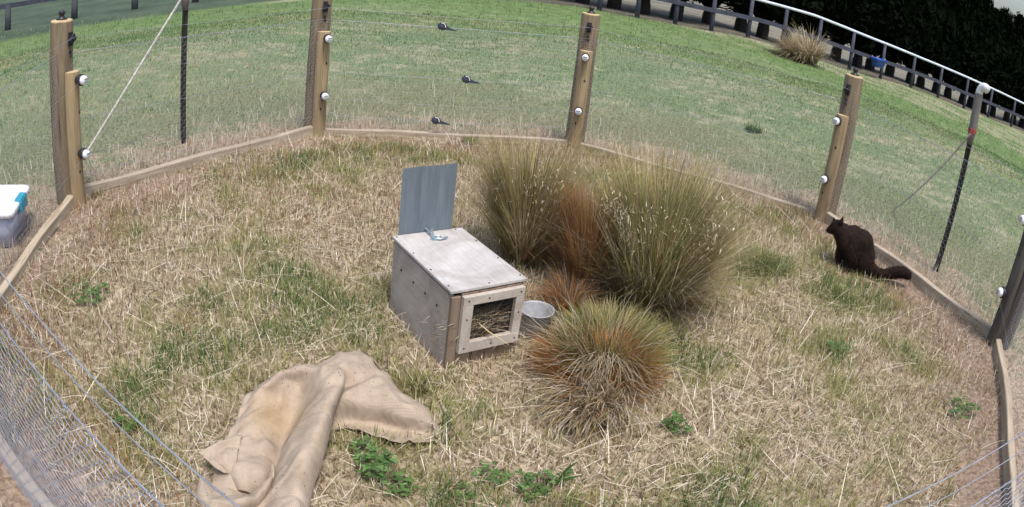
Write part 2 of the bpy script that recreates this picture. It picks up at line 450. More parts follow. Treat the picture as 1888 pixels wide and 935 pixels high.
green_b = mixc(maprange(mid, 0.3, 0.7), (0.08, 0.135, 0.045), (0.155, 0.22, 0.085))
dry = mixc(maprange(mid, 0.35, 0.7), (0.20, 0.21, 0.125), (0.35, 0.34, 0.225))
dn = math_('ADD', d, math_('MULTIPLY', math_('SUBTRACT', huge, 0.5), 9))
dn2 = math_('ADD', d, math_('MULTIPLY', math_('SUBTRACT', big, 0.5), 3))
c = mixc(maprange(d, 2.36, 2.5), inside, near_out)
c = mixc(maprange(dn2, 2.9, 5.2), c, mixc(math_('MULTIPLY', maprange(math_('ADD', math_('MULTIPLY', big, 0.6), math_('MULTIPLY', mid, 0.4)), 0.47, 0.58), 0.85), green_d, dry))
c = mixc(maprange(dn, 6.5, 12.0), c, green_b)
c = mixc(math_('MULTIPLY', maprange(dn, 12.5, 13.8), maprange(big, 0.35, 0.6)), c, dry)
# beyond the rail fences: pale stubble on the right, long dull green pasture on the left
fr = math_('ADD', math_('MULTIPLY', sep.outputs[1], 1.0), math_('MULTIPLY', sep.outputs[0], -0.223))
right_beyond = math_('MULTIPLY', maprange(fr, 14.2, 14.9), maprange(sep.outputs[0], -1.0, 1.5))
soil = mixc(maprange(mid, 0.4, 0.6), (0.085, 0.072, 0.068), (0.14, 0.118, 0.105))
c = mixc(math_('MULTIPLY', right_beyond, 0.85), c, soil)
stub = mixc(maprange(big, 0.3, 0.7), (0.13, 0.125, 0.10), (0.22, 0.21, 0.165))
c = mixc(math_('MULTIPLY', maprange(fr, 16.9, 17.8), maprange(sep.outputs[0], -1.0, 1.5)), c, stub)
fl = math_('ADD', math_('MULTIPLY', sep.outputs[1], 1.0), math_('MULTIPLY', sep.outputs[0], -0.75))
past = mixc(maprange(big, 0.3, 0.7), (0.05, 0.075, 0.052), (0.085, 0.115, 0.078))
M_fl = math_('MULTIPLY', maprange(fl, 17.2, 18.2), maprange(sep.outputs[0], -1.5, -3.0))
c = mixc(M_fl, c, past)
L.new(c, b.inputs['Base Color']); b.inputs['Roughness'].default_value = 0.95; b.inputs['Specular IOR Level'].default_value = 0.1
bn = nt.nodes.new('ShaderNodeBump'); bn.inputs['Strength'].default_value = 0.55; bn.inputs['Distance'].default_value = 0.03
L.new(math_('ADD', fine, math_('MULTIPLY', mid, 0.6)), bn.inputs['Height']); L.new(bn.outputs[0], b.inputs['Normal'])
M['ground'] = m
tag(link('ground', ground_sheet(), M['ground'], None, True), kind='structure')


# ------------------------------------------------------------------ grass
def blades(p, length, width, yaw, tilt, bend, col, seg=3):
    """bent tapering strips. p (n,3); tilt from vertical at the root, bend added towards the tip"""
    n = len(p); V = np.zeros((n, seg * 2 + 1, 3)); cur = p.astype(float).copy()
    side = np.stack([-np.sin(yaw), np.cos(yaw), np.zeros(n)], 1); out = np.stack([np.cos(yaw), np.sin(yaw), np.zeros(n)], 1)
    up = np.array([0, 0, 1.0])
    for s in range(seg + 1):
        w = width * (1 - 0.75 * (s / seg) ** 2) * 0.5
        if s < seg:
            V[:, 2 * s] = cur - side * w[:, None]; V[:, 2 * s + 1] = cur + side * w[:, None]
            a = tilt + bend * ((s + 0.5) / seg)
            cur = cur + (out * np.sin(a)[:, None] + up * np.cos(a)[:, None]) * (length / seg)[:, None]
        else: V[:, 2 * seg] = cur
    base = (np.arange(n) * (seg * 2 + 1))[:, None]
    quads = np.concatenate([base + np.array([2 * s, 2 * s + 1, 2 * s + 3, 2 * s + 2]) for s in range(seg - 1)]) if seg > 1 else None
    tris = base + np.array([2 * seg - 2, 2 * seg - 1, 2 * seg])
    C = np.repeat(col, seg * 2 + 1, axis=0)
    return V.reshape(-1, 3), quads, tris, C


class Grass:
    def __init__(self): self.V, self.Q, self.T, self.C, self.n = [], [], [], [], 0

    def add(self, V, Q, T, C):
        if Q is not None: self.Q.append(Q + self.n)
        self.T.append(T + self.n); self.V.append(V); self.C.append(C); self.n += len(V)

    def mesh(self, name):
        return npmesh(name, np.concatenate(self.V), np.concatenate(self.Q) if self.Q else None, np.concatenate(self.T), np.concatenate(self.C))


PAL = dict(straw=[(0.58, 0.485, 0.34), (0.48, 0.40, 0.28), (0.68, 0.60, 0.46), (0.39, 0.315, 0.21)],
           tan=[(0.39, 0.315, 0.205), (0.31, 0.25, 0.16), (0.46, 0.38, 0.26), (0.27, 0.205, 0.13)],
           brown=[(0.19, 0.125, 0.085), (0.25, 0.16, 0.11), (0.145, 0.10, 0.07), (0.32, 0.21, 0.15)],
           olive=[(0.27, 0.275, 0.095), (0.34, 0.335, 0.13), (0.21, 0.22, 0.07), (0.38, 0.36, 0.17)],
           gold=[(0.43, 0.365, 0.125), (0.34, 0.305, 0.105), (0.52, 0.44, 0.19), (0.27, 0.25, 0.085)],
           green=[(0.08, 0.155, 0.04), (0.115, 0.20, 0.06), (0.065, 0.125, 0.035)],
           grey=[(0.24, 0.285, 0.165), (0.20, 0.25, 0.14), (0.31, 0.34, 0.22), (0.16, 0.21, 0.115)],
           rust=[(0.46, 0.235, 0.09), (0.38, 0.18, 0.065), (0.54, 0.30, 0.125), (0.30, 0.15, 0.065)],
           pale=[(0.68, 0.61, 0.48), (0.58, 0.51, 0.38), (0.76, 0.70, 0.58)])


def pick(pal, n, jit=0.18):
    a = np.array(PAL[pal]); c = a[rng.integers(0, len(a), n)]
    return c * (1 + (rng.random((n, 1)) - 0.5) * 2 * jit)


def inpen(x, y, shrink=0.0):
    """signed test against the octagon"""
    ok = np.ones(len(x), bool)
    for i in range(8):
        a, b_ = P[i], P[(i + 1) % 8]; e = (b_ - a) / np.linalg.norm(b_ - a); nrm = np.array([e[1], -e[0]])
        ok &= ((x - a[0]) * nrm[0] + (y - a[1]) * nrm[1]) > shrink
    return ok


def disc(n, r0, r1, power=0.5):
    u = rng.random(n); r = (r0 ** (1 / power) + u * (r1 ** (1 / power) - r0 ** (1 / power))) ** power
    a = rng.random(n) * 2 * math.pi
    return PEN[0] + r * np.cos(a), PEN[1] + r * np.sin(a)


def edge_dist(x, y):
    d = np.full(len(x), 1e9)
    for i in range(8):
        a, b_ = P[i], P[(i + 1) % 8]; e = (b_ - a) / np.linalg.norm(b_ - a); nrm = np.array([e[1], -e[0]])
        d = np.minimum(d, (x - a[0]) * nrm[0] + (y - a[1]) * nrm[1])
    return d


BOX_O = np.array([0.006, 2.168]); BOX_A = math.radians(30.985); BW, BL, BH = 0.294, 0.458, 0.318
BU = np.array([math.cos(BOX_A), math.sin(BOX_A)]); BN = np.array([-math.sin(BOX_A), math.cos(BOX_A)])


def clear(x, y):
    """away from the box and the sack"""
    q = np.stack([x, y], 1) - BOX_O; u = q @ BU; v_ = q @ BN
    return ~((u > -0.01) & (u < BW + 0.01) & (v_ > -0.01) & (v_ < BL + 0.01)) & ~in_poly(x, y, SACK_W)


SACK_PX = [(630, 668), (662, 652), (690, 675), (720, 716), (780, 765), (796, 800), (760, 808), (690, 806), (640, 792), (606, 800), (585, 850), (570, 890), (556, 960), (548, 1020), (400, 1000), (385, 935), (378, 905), (392, 870), (412, 838), (428, 800), (446, 768), (470, 740), (500, 715), (560, 690)]
SACK_W = np.array([at_z(px, py, 0.0)[:2] for px, py in SACK_PX])


def in_poly(x, y, poly):
    ok = np.zeros(len(x), bool); j = len(poly) - 1
    for i in range(len(poly)):
        xi, yi = poly[i]; xj, yj = poly[j]
        c_ = ((yi > y) != (yj > y)) & (x < (xj - xi) * (y - yi) / (yj - yi + 1e-12) + xi); ok ^= c_; j = i
    return ok


def view(x, y):
    az = np.arctan2(x, y); return (np.abs(az) < 0.95) & (y > 0.3)


g = Grass()
# turf of the pen
x, y = disc(190000, 0, 2.6); k = inpen(x, y, 0.03) & clear(x, y) & view(x, y); x, y = x[k], y[k]
ed = edge_dist(x, y)
bare = sm(0.42, 0.12, ed) * sm(0.22, 0.5, vnoise(x, y, 0.35, 21)) * 0.85
soil_r = sm(0.55, 0.25, ed) * sm(1.2, 1.8, x) * (0.6 + 0.4 * sm(0.3, 0.6, vnoise(x, y, 0.2, 22))); bare = np.maximum(bare, soil_r * 0.93)
k = rng.random(len(x)) > bare; x, y, ed = x[k], y[k], ed[k]
n = len(x); f = vnoise(x, y, 0.32, 1) * 0.6 + vnoise(x, y, 0.11, 2) * 0.4
rustf = sm(0.7, 0.2, ed) * 0.6 + 0.4 * sm(0.55, 0.75, vnoise(x, y, 0.5, 8))
u = rng.random(n)
col = pick('tan', n)
mk = u < 0.26; col[mk] = pick('straw', mk.sum())
mk = (u > 0.74); col[mk] = pick('brown', mk.sum())
mk = (rng.random(n) < (0.20 + 0.08 * sm(0.2, 1.4, x) + sm(0.42, 0.58, f) * 0.6)); col[mk] = pick('olive', mk.sum())
mk = (rng.random(n) < sm(0.64, 0.76, f) * 0.55); col[mk] = pick('green', mk.sum())
mk = (rng.random(n) < 0.45 * rustf); col[mk] = pick('rust', mk.sum()) * np.array([0.75, 0.82, 1.0])
tall = 0.022 + 0.05 * rng.random(n) ** 2 + 0.03 * sm(0.5, 0.7, f)
p = np.stack([x, y, hz(x, y) - 0.004], 1)
g.add(*blades(p, tall, 0.0022 + 0.0022 * rng.random(n), rng.random(n) * 6.283, rng.random(n) * 0.9, rng.random(n) * 0.9, col))
tag(link('dry_turf', g.mesh('dry_turf'), M['blade']), 'short dry tan and olive turf covering the floor of the pen', 'grass', kind='stuff')

# fallen straw
g = Grass()
x, y = disc(60000, 0, 2.5); k = inpen(x, y, 0.05) & clear(x, y) & view(x, y); x, y = x[k], y[k]
dens = sm(0.45, 0.7, vnoise(x, y, 0.45, 31)) * 0.45 + 0.10
for px, py, rr in ((620, 440, 0.42), (545, 455, 0.3), (410, 640, 0.22), (540, 610, 0.2), (560, 640, 0.16), (1000, 850, 0.2), (860, 720, 0.2), (880, 850, 0.16), (1260, 880, 0.28), (1420, 760, 0.35), (1300, 640, 0.35), (700, 600, 0.2), (1560, 820, 0.25)):
    w_ = at_z(px, py); dens = np.maximum(dens, sm(rr, rr * 0.45, np.hypot(x - w_[0], y - w_[1])))
k = (rng.random(len(x)) < dens * 0.6) & ~((x > 1.4) & (edge_dist(x, y) < 0.4) & (rng.random(len(x)) < 0.85)); x, y = x[k], y[k]; n = len(x)
col = pick('straw', n); mk = rng.random(n) < 0.35; col[mk] = pick('pale', mk.sum())
p = np.stack([x, y, hz(x, y) + 0.008 + 0.022 * rng.random(n)], 1)
g.add(*blades(p, 0.03 + 0.085 * rng.random(n) ** 1.7, 0.0015 + 0.0014 * rng.random(n), rng.random(n) * 6.283, 1.25 + 0.35 * rng.random(n), (rng.random(n) - 0.35) * 0.5, col))
x, y = disc(15000, 0, 2.5); k = inpen(x, y, 0.05) & clear(x, y) & view(x, y); x, y = x[k], y[k]; n = len(x)
p = np.stack([x, y, hz(x, y)], 1)
g.add(*blades(p, 0.025 + 0.045 * rng.random(n), 0.002 + 0.002 * rng.random(n), rng.random(n) * 6.283, rng.random(n) * 0.7, rng.random(n) * 0.6, pick('pale', n)))
x, y = disc(520, 0, 2.4); k = inpen(x, y, 0.2) & clear(x, y) & view(x, y); x, y = x[k], y[k]; n = len(x)
p = np.stack([x, y, hz(x, y) + 0.02], 1)
g.add(*blades(p, 0.12 + 0.16 * rng.random(n), 0.0022 + 0.001 * rng.random(n), rng.random(n) * 6.283, 0.9 + 0.6 * rng.random(n), (rng.random(n) - 0.2) * 1.0, pick('pale', n), 6))
tag(link('fallen_straw', g.mesh('fallen_straw'), M['straw']), 'pale broken straw stems lying over the turf of the pen', 'straw', kind='stuff')

# field outside
g = Grass()
x, y = disc(420000, 2.2, 9.5, 0.62); k = ~inpen(x, y, -0.04) & view(x, y) & (np.abs(np.arctan2(x, y) - 0.05) < 0.88); x, y = x[k], y[k]; n = len(x)
d = np.hypot(x - PEN[0], y - PEN[1]); f = vnoise(x, y, 0.9, 12) * 0.55 + vnoise(x, y, 0.25, 13) * 0.45; u = rng.random(n)
ev = -edge_dist(x, y); verge = sm(0.5, 0.05, ev + 0.35 * (vnoise(x, y, 0.3, 17) - 0.5))
dryp = sm(0.50, 0.62, vnoise(x + 0.3 * y, y * 1.8, 1.3, 14) * 0.65 + vnoise(x, y, 0.35, 16) * 0.35)
col = pick('grey', n)
mk = rng.random(n) < dryp * 0.75; col[mk] = pick('tan', mk.sum()) * np.array([1.05, 1.12, 1.05])
mk = rng.random(n) < sm(0.50, 0.62, f) * (1 - dryp) * (0.45 + 0.3 * sm(3, 6, d)); col[mk] = pick('green', mk.sum()) * np.array([1.35, 1.25, 1.4])
mk = rng.random(n) < sm(5.5, 9.5, d + 3 * (vnoise(x, y, 1.6, 18) - 0.5)) * 0.6; col[mk] = pick('green', mk.sum()) * 1.1
mk = rng.random(n) < verge * 0.8; col[mk] = pick('straw', mk.sum()) * np.array([0.92, 0.84, 0.8])
mk = rng.random(n) < verge * 0.3; col[mk] = pick('brown', mk.sum()) * np.array([1.2, 1.0, 1.0])
p = np.stack([x, y, hz(x, y) - 0.004], 1)
g.add(*blades(p, (0.018 + 0.04 * rng.random(n) ** 2) * (1 + 0.8 * sm(3, 2.3, d)), (0.0026 + 0.002 * rng.random(n)) * (1 + 0.16 * np.clip(d - 3, 0, 9)), rng.random(n) * 6.283, rng.random(n) * 0.8, rng.random(n) * 0.9, col, 2))
x, y = disc(22000, 2.2, 4.8, 1.3); k = ~inpen(x, y, -0.04) & view(x, y); x, y = x[k], y[k]; k = rng.random(len(x)) < 0.12 + 0.88 * sm(1.1, 0.1, -edge_dist(x, y)); x, y = x[k], y[k]; n = len(x)
p = np.stack([x, y, hz(x, y)], 1)
g.add(*blades(p, 0.04 + 0.06 * rng.random(n), 0.003 + 0.002 * rng.random(n), rng.random(n) * 6.283, rng.random(n) * 0.45, rng.random(n) * 0.5, pick('pale', n), 2))
x, y = disc(60000, 9, 19, 0.7); k = view(x, y) & (np.abs(np.arctan2(x, y) - 0.05) < 0.88) & (y - 0.223 * x < 14.6); x, y = x[k], y[k]; n = len(x)
col = pick('green', n) * np.array([1.4, 1.25, 1.5]); mk = rng.random(n) < 0.45 + 0.4 * sm(0.5, 0.7, vnoise(x, y, 2.0, 15)); col[mk] = pick('grey', mk.sum())
p = np.stack([x, y, hz(x, y) - 0.01], 1)
g.add(*blades(p, 0.04 + 0.06 * rng.random(n), 0.008 + 0.006 * rng.random(n), rng.random(n) * 6.283, rng.random(n) * 0.9, rng.random(n) * 0.9, col, 2))
tag(link('field_grass', g.mesh('field_grass'), M['blade']), 'grazed green and grey grass of the field outside the pen', 'grass', kind='stuff')


# ------------------------------------------------------------------ the pen's timber
def corner_post():
    t = thing('corner_post', 'round wooden corner post', 'post')
    bm = bmesh.new(); prof = [(0, -0.1), (0.071, -0.1), (0.074, 0.0), (0.073, 0.3), (0.070, 0.65), (0.069, 0.985), (0.064, 0.997)]
    lathe(bm, prof, 28)
    for v in bm.verts:
        a = math.atan2(v.co.y, v.co.x); k = 1 + 0.025 * math.sin(3 * a + 4 * v.co.z) + 0.015 * math.sin(7 * a + 9 * v.co.z); v.co.x *= k; v.co.y *= k
    obj('shaft', bm, M['post'], t, True)
    bm = bmesh.new(); lathe(bm, [(0.0655, 0.994), (0.0635, 1.002), (0.03, 1.005), (0, 1.004)], 28); obj('cut_top', bm, M['endgrain'], t)
    # half-round batten on the inner side (+x faces the pen)
    bm = bmesh.new(); ring = []
    for z, s in ((-0.05, 1), (0.36, 1), (0.725, 1), (0.735, 0.94)):
        ring.append([bm.verts.new((0.072 + 0.052 * math.cos(a) * s, 0.05 * math.sin(a) * s, z)) for a in np.linspace(-1.57, 1.57, 11)])
    for a, b_ in zip(ring, ring[1:]):
        for k in range(len(a)):
            k2 = (k + 1) % len(a); bm.faces.new((a[k], a[k2], b_[k2], b_[k]))
    ba = obj('batten', bm, M['batten'], t, True)
    bm = bmesh.new(); vs = [bm.verts.new((0.072 + 0.049 * math.cos(a), 0.047 * math.sin(a), 0.7355)) for a in np.linspace(-1.57, 1.57, 11)]; lo = [bm.verts.new((v.co.x, v.co.y, 0.731)) for v in vs]
    bm.faces.new(vs)
    for k in range(len(vs)):
        k2 = (k + 1) % len(vs); bm.faces.new((vs[k], lo[k], lo[k2], vs[k2]))
    obj('cut_end', bm, M['endgrain'], ba)
    for z in (0.695, 0.30):
        bm = bmesh.new()
        Mx = Matrix.Translation((0.117, 0, z)) @ Matrix.Rotation(math.radians(90), 4, 'Y') @ Matrix.Diagonal((1.12, 1.12, 1.5, 1))
        lathe(bm, [(0, 0), (0.017, 0), (0.017, 0.010), (0.024, 0.012), (0.0275, 0.018), (0.0275, 0.030), (0.025, 0.032), (0.023, 0.028), (0.0, 0.027)], 20, Mx)
        i = obj('insulator', bm, M['black_pl'], t, True); i['label'] = 'white ring insulator with black rim on the batten'
        bm = bmesh.new(); lathe(bm, [(0.0, 0.0282), (0.0215, 0.0282), (0.0225, 0.033), (0.0215, 0.043), (0.016, 0.049), (0.009, 0.050), (0.0, 0.0495)], 20, Mx)
        obj('porcelain_ring', bm, M['white_por'], i, True)
        bm = bmesh.new(); box(bm, (0.117 + 0.0765, 0, z + 0.010), (0.006, 0.030, 0.006), None, 0.001); obj('wire_clamp', bm, M['galv'], i)
        bm = bmesh.new(); box(bm, (0.117 + 0.0765, 0, z - 0.006), (0.006, 0.030, 0.006), None, 0.001); obj('wire_clamp', bm, M['galv'], i)
    bm = bmesh.new()          # claw insulator on the inner face near the top
    box(bm, (0.074, 0, 0.905), (0.012, 0.034, 0.075), None, 0.004); box(bm, (0.086, 0, 0.905), (0.02, 0.05, 0.034), Matrix.Rotation(0.78, 3, 'X'), 0.004)
    rod(bm, (0.08, 0, 0.905), (0.112, 0, 0.905), 0.011, 0.008); rod(bm, (0.07, 0, 0.835), (0.077, 0, 0.835), 0.009)
    obj('claw_insulator', bm, M['black_pl'], t)
    bm = bmesh.new(); lathe(bm, [(0, 1.003), (0.034, 1.003), (0.034, 1.012), (0.017, 1.016), (0.015, 1.03), (0.02, 1.036), (0.02, 1.048), (0.012, 1.053), (0, 1.054)], 16); obj('top_insulator', bm, M['black_pl'], t, True)
    for z, a in ((0.52, 0.5), (0.2, -0.3), (0.81, 0.2)):
        bm = bmesh.new(); bmesh.ops.create_icosphere(bm, subdivisions=1, radius=0.008); bmesh.ops.transform(bm, matrix=Matrix.Translation(((0.123 if z < 0.72 else 0.072) * math.cos(0.1 * a), 0.03 * a, z)) @ Matrix.Diagonal((0.3, 1, 1.3, 1)), verts=bm.verts)
        obj('knot', bm, M['hole'], t, True)
    return t


POST_LABELS = [
    'wooden corner post with netting just beyond the left edge of the view',
    'wooden corner post between the plastic tub and the star stake with the rope',
    'wooden corner post with cut off top, second from the left',
    'wooden corner post standing behind the tall grass tussocks, insulators facing the camera',
    'wooden corner post right behind the dark possum',
    'shade-darkened wooden corner post at the right edge, where the edging turns towards the camera',
    'wooden corner post at the near right corner of the pen',
    'wooden corner post at the near corner under the camera']
proto = corner_post(); posts = []
for i, p in enumerate(P):
    o = proto if i == 0 else copy_tree(proto)
    o.location = (p[0], p[1], H(*p) - 0.005); inn = PEN - p; o.rotation_euler = (0, 0, math.atan2(inn[1], inn[0]))
    tag(o, POST_LABELS[i], 'post', 'corner posts of the pen'); posts.append(o)
M['shade_post'] = wood('shade_tinted_post_wood', (0.055, 0.05, 0.045), (0.11, 0.10, 0.088), (0.17, 0.155, 0.135))  # darker post wood: shade at the right edge put into the colour
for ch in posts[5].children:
    if ch.name.split('.')[0] in ('shaft', 'batten'): ch.data = ch.data.copy(); ch.data.materials[0] = M['shade_post']
INW = [(PEN - p) / np.linalg.norm(PEN - p) for p in P]

BOARD_LABELS = {0: 'weathered edging board on the ground under the left netting', 1: 'edging board from the left post to the topless post', 2: 'pale edging board along the back behind the metal flap',
                3: 'edging board half buried in straw to the right of the tall tussocks', 4: 'edging board beneath the tail of the possum', 5: 'edging board running down the right edge to the bottom corner', 7: 'yellowish edging board in the bottom left corner'}
for i in (0, 1, 2, 3, 4, 5, 7):
    a = P[i] + INW[i] * 0.045; b_ = P[(i + 1) % 8] + INW[(i + 1) % 8] * 0.045; e = b_ - a; Ln = np.linalg.norm(e)
    bm = bmesh.new(); N_ = 14
    rings = []
    for k in range(N_ + 1):
        s = -Ln / 2 + Ln * k / N_; w = 0.022 + 0.0015 * math.sin(k * 1.9 + i); zt = 0.054 - (0.014 if i == 3 else 0) + 0.005 * math.sin(k * 0.9 + i * 2) + (0.012 if i in (4, 5) else 0); yo = 0.004 * math.sin(k * 0.7 + i)
        rings.append([bm.verts.new((s, yo - w, -0.06)), bm.verts.new((s, yo - w, zt - 0.004)), bm.verts.new((s, yo - w + 0.004, zt)), bm.verts.new((s, yo + w - 0.004, zt)), bm.verts.new((s, yo + w, zt - 0.004)), bm.verts.new((s, yo + w, -0.06))])
    for r0, r1 in zip(rings, rings[1:]):
        for k in range(6): bm.faces.new((r0[k], r0[(k + 1) % 6], r1[(k + 1) % 6], r1[k]))
    bm.faces.new(rings[0]); bm.faces.new(rings[-1][::-1])
    o = obj('edging_board', bm, M['board']); mid_ = (a + b_) / 2
    o.location = (mid_[0], mid_[1], H(*mid_) + 0.0); o.rotation_euler = (0, 0, math.atan2(e[1], e[0]))
    tag(o, BOARD_LABELS[i], 'board', 'edging boards round the pen')

# netting
NETH = 0.82; NL = 1.95


def hexnet(r=0.0005):
    cell = 0.042; dx = cell; dz = cell * 0.5; V = []; Q = []
    nx = int(NL / dx)

    def seg(a, b_):
        a = np.array(a); b_ = np.array(b_); t = (b_ - a) / np.linalg.norm(b_ - a); u_ = np.array([-t[2], 0, t[0]]); w_ = np.array([0, 1.0, 0]); k0 = len(V)
        for q in (a, b_):
            for c_, s_ in ((1, 0), (-0.5, 0.866), (-0.5, -0.866)): V.append(q + (u_ * c_ + w_ * s_) * r)
        for k in range(3): Q.append((k0 + k, k0 + (k + 1) % 3, k0 + 3 + (k + 1) % 3, k0 + 3 + k))
    row = 0; z = 0.03
    while z < NETH - dz:
        off = 0 if row % 2 == 0 else dx / 2
        for i in range(nx + 1):
            xx = -NL / 2 + i * dx + off
            if xx > NL / 2: continue
            jx = lambda: (random.random() - 0.5) * 0.003
            j1, j2 = jx(), jx()
            seg((xx, jx(), z), (xx + j1, 0, z + dz * 0.55))
            for s_ in (-1, 1):
                if abs(xx + s_ * dx / 2) <= NL / 2 + 0.001: seg((xx + j1, 0, z + dz * 0.55), (xx + s_ * dx / 2, j2, z + dz))
        row += 1; z += dz
    return npmesh('netting', np.array(V), np.array(Q))


net_me = hexnet(); net_me.materials.append(M['net']); net_near = hexnet(0.0009); net_near.materials.append(M['net'])
NET_LABELS = ['wire netting in front of the plastic tub', 'wire netting crossed by the dark star stake with the white rope', 'wire netting along the back with three wire strainers',
              'wire netting from behind the tall tussocks to the possum', 'wire netting behind the possum towards the right edge', 'wire netting down the right edge beyond the shaded post',
              'wire netting crossing the bottom right corner close to the camera', 'wire netting crossing the bottom left corner close to the camera']
for i in range(8):
    a = P[i] + INW[i] * 0.078; b_ = P[(i + 1) % 8] + INW[(i + 1) % 8] * 0.078
    if i in (6, 7, 0, 5): a = P[i]; b_ = P[(i + 1) % 8]
    e = b_ - a; Ln = np.linalg.norm(e); c_ = (a + b_) / 2
    t = thing('wire_netting', NET_LABELS[i], 'wire netting', (c_[0], c_[1], 0), math.atan2(e[1], e[0]), 'netting panels of the pen')
    o = bpy.data.objects.new('netting', net_near if i in (6, 7) else net_me); COL.objects.link(o); o.parent = t; o.scale = (Ln / NL, 1, 1)
    for z, r in ((NETH, 0.0017 if i > 5 else 0.0016), (0.46, 0.001), (0.15, 0.0009)):
        bm = bmesh.new(); tube(bm, [(-Ln / 2 + Ln * k / 12, 0.003, z - 0.012 * (1 - (2 * k / 12 - 1) ** 2)) for k in range(13)], r, 6); obj('line_wire', bm, M['wire'], t, True)
    if i in (6, 7):
        for k in range(9):
            bm = bmesh.new(); s = -Ln / 2 + Ln * (k + 0.6) / 9; pts = [(s + 0.012 * q / 8, 0.003 + 0.004 * math.cos(q * 1.9), NETH - 0.012 * (1 - (2 * s / Ln) ** 2) + 0.004 * math.sin(q * 1.9)) for q in range(9)]; tube(bm, pts, 0.0011, 5); obj('wire_tie', bm, M['wire'], t, True)

for z, r, inset, lab, rad in ((0.695, 0.0006, 0.185, 'upper electric wire running through the white insulators round the inside of the pen', 1), (0.30, 0.0006, 0.185, 'lower electric wire running through the white insulators round the inside of the pen', 1),
                              (0.905, 0.0010, 0.11, 'highest electric wire, held by the black claw insulators round the pen', 1), (0.945, 0.0013, 0.02, 'electric wire just over the netting at the near corner, farthest inside at bottom left', 0)):
    bm = bmesh.new(); pts = []
    idx = ([0, 1, 2, 3, 4, 5, 6] if inset == 0.185 else [0, 1, 2, 3, 4, 5, 6, 7, 0]) if rad else [0, 7, 6]
    for q, (i, j) in enumerate(zip(idx, idx[1:])):
        ia, ib = ((0.0 if q_ in (7,) else inset) for q_ in (i, j))
        if inset == 0.11: ia, ib = ((0.0 if q_ in (0, 6, 7) else inset) for q_ in (i, j))
        a = P[i] + INW[i] * ia; b_ = P[j] + INW[j] * ib
        for k in range(8):
            s = k / 8; pts.append((*(a * (1 - s) + b_ * s), z - 0.02 * (1 - (2 * s - 1) ** 2)))
    pts.append((*(P[idx[-1]] + INW[idx[-1]] * (0.0 if idx[-1] == 0 and inset == 0.11 else inset)), z))
    tube(bm, pts, r, 5); tag(obj('electric_wire', bm, M['wire'], None, True), lab, 'wire', 'electric wires of the pen')

# strainers on the back wires
SL = ['dark wire strainer on the top wire of the back netting', 'dark wire strainer on the middle wire of the back netting', 'dark wire strainer on the lowest wire of the back netting']


def strainer():
    t = thing('wire_strainer', SL[0], 'wire strainer')
    bm = bmesh.new(); bmesh.ops.create_icosphere(bm, subdivisions=2, radius=1.0); bmesh.ops.transform(bm, matrix=Matrix.Translation((-0.015, 0, 0)) @ Matrix.Diagonal((0.036, 0.02, 0.026, 1)), verts=bm.verts)
    for k in range(9):
        a = k * 0.7; rod(bm, (-0.02 + 0.024 * math.cos(a), -0.012, 0.024 * math.sin(a)), (-0.02 + 0.024 * math.cos(a), 0.012, 0.024 * math.sin(a)), 0.005, seg=6)
    obj('drum', bm, M['rail'], t)
    bm = bmesh.new(); vs = []
    for xx, hh, yy in ((-0.02, 0.024, 0.008), (0.03, 0.014, 0.008), (0.085, 0.003, 0.003)):
        vs.append([bm.verts.new((xx, yy * a, hh * b_ - 0.012)) for a, b_ in ((-1, -0.4), (1, -0.4), (1, 1), (-1, 1))])
    for a, b_ in zip(vs, vs[1:]):
        for k in range(4): bm.faces.new((a[k], a[(k + 1) % 4], b_[(k + 1) % 4], b_[k]))
    bm.faces.new(vs[0]); bm.faces.new(vs[-1][::-1]); obj('tapered_body', bm, M['rail'], t)
    bm = bmesh.new(); tube(bm, [(-0.012, -0.021, 0.022), (0.0, -0.021, 0.012), (0.004, -0.021, -0.002)], 0.003, 6); rod(bm, (-0.03, -0.02, 0.022), (-0.012, -0.02, 0.026), 0.0028); obj('ratchet', bm, M['white_por'], t)
    return t


st0 = strainer(); a = P[2] + INW[2] * 0.078; b_ = P[3] + INW[3] * 0.078; e = (b_ - a); ang = math.atan2(e[1], e[0])
for k, (px, z) in enumerate(((820, 0.814), (865, 0.452), (808, 0.145))):
    d_ = ray(px, 48 + 90 * k); nrm = np.array([-e[1], e[0]]); t_ = (a @ nrm) / (d_[:2] @ nrm); q = d_[:2] * t_
    o = st0 if k == 0 else copy_tree(st0); o.location = (q[0], q[1], z); o.rotation_euler = (0, math.radians(8), ang); tag(o, SL[k], 'wire strainer', 'wire strainers on the back netting')


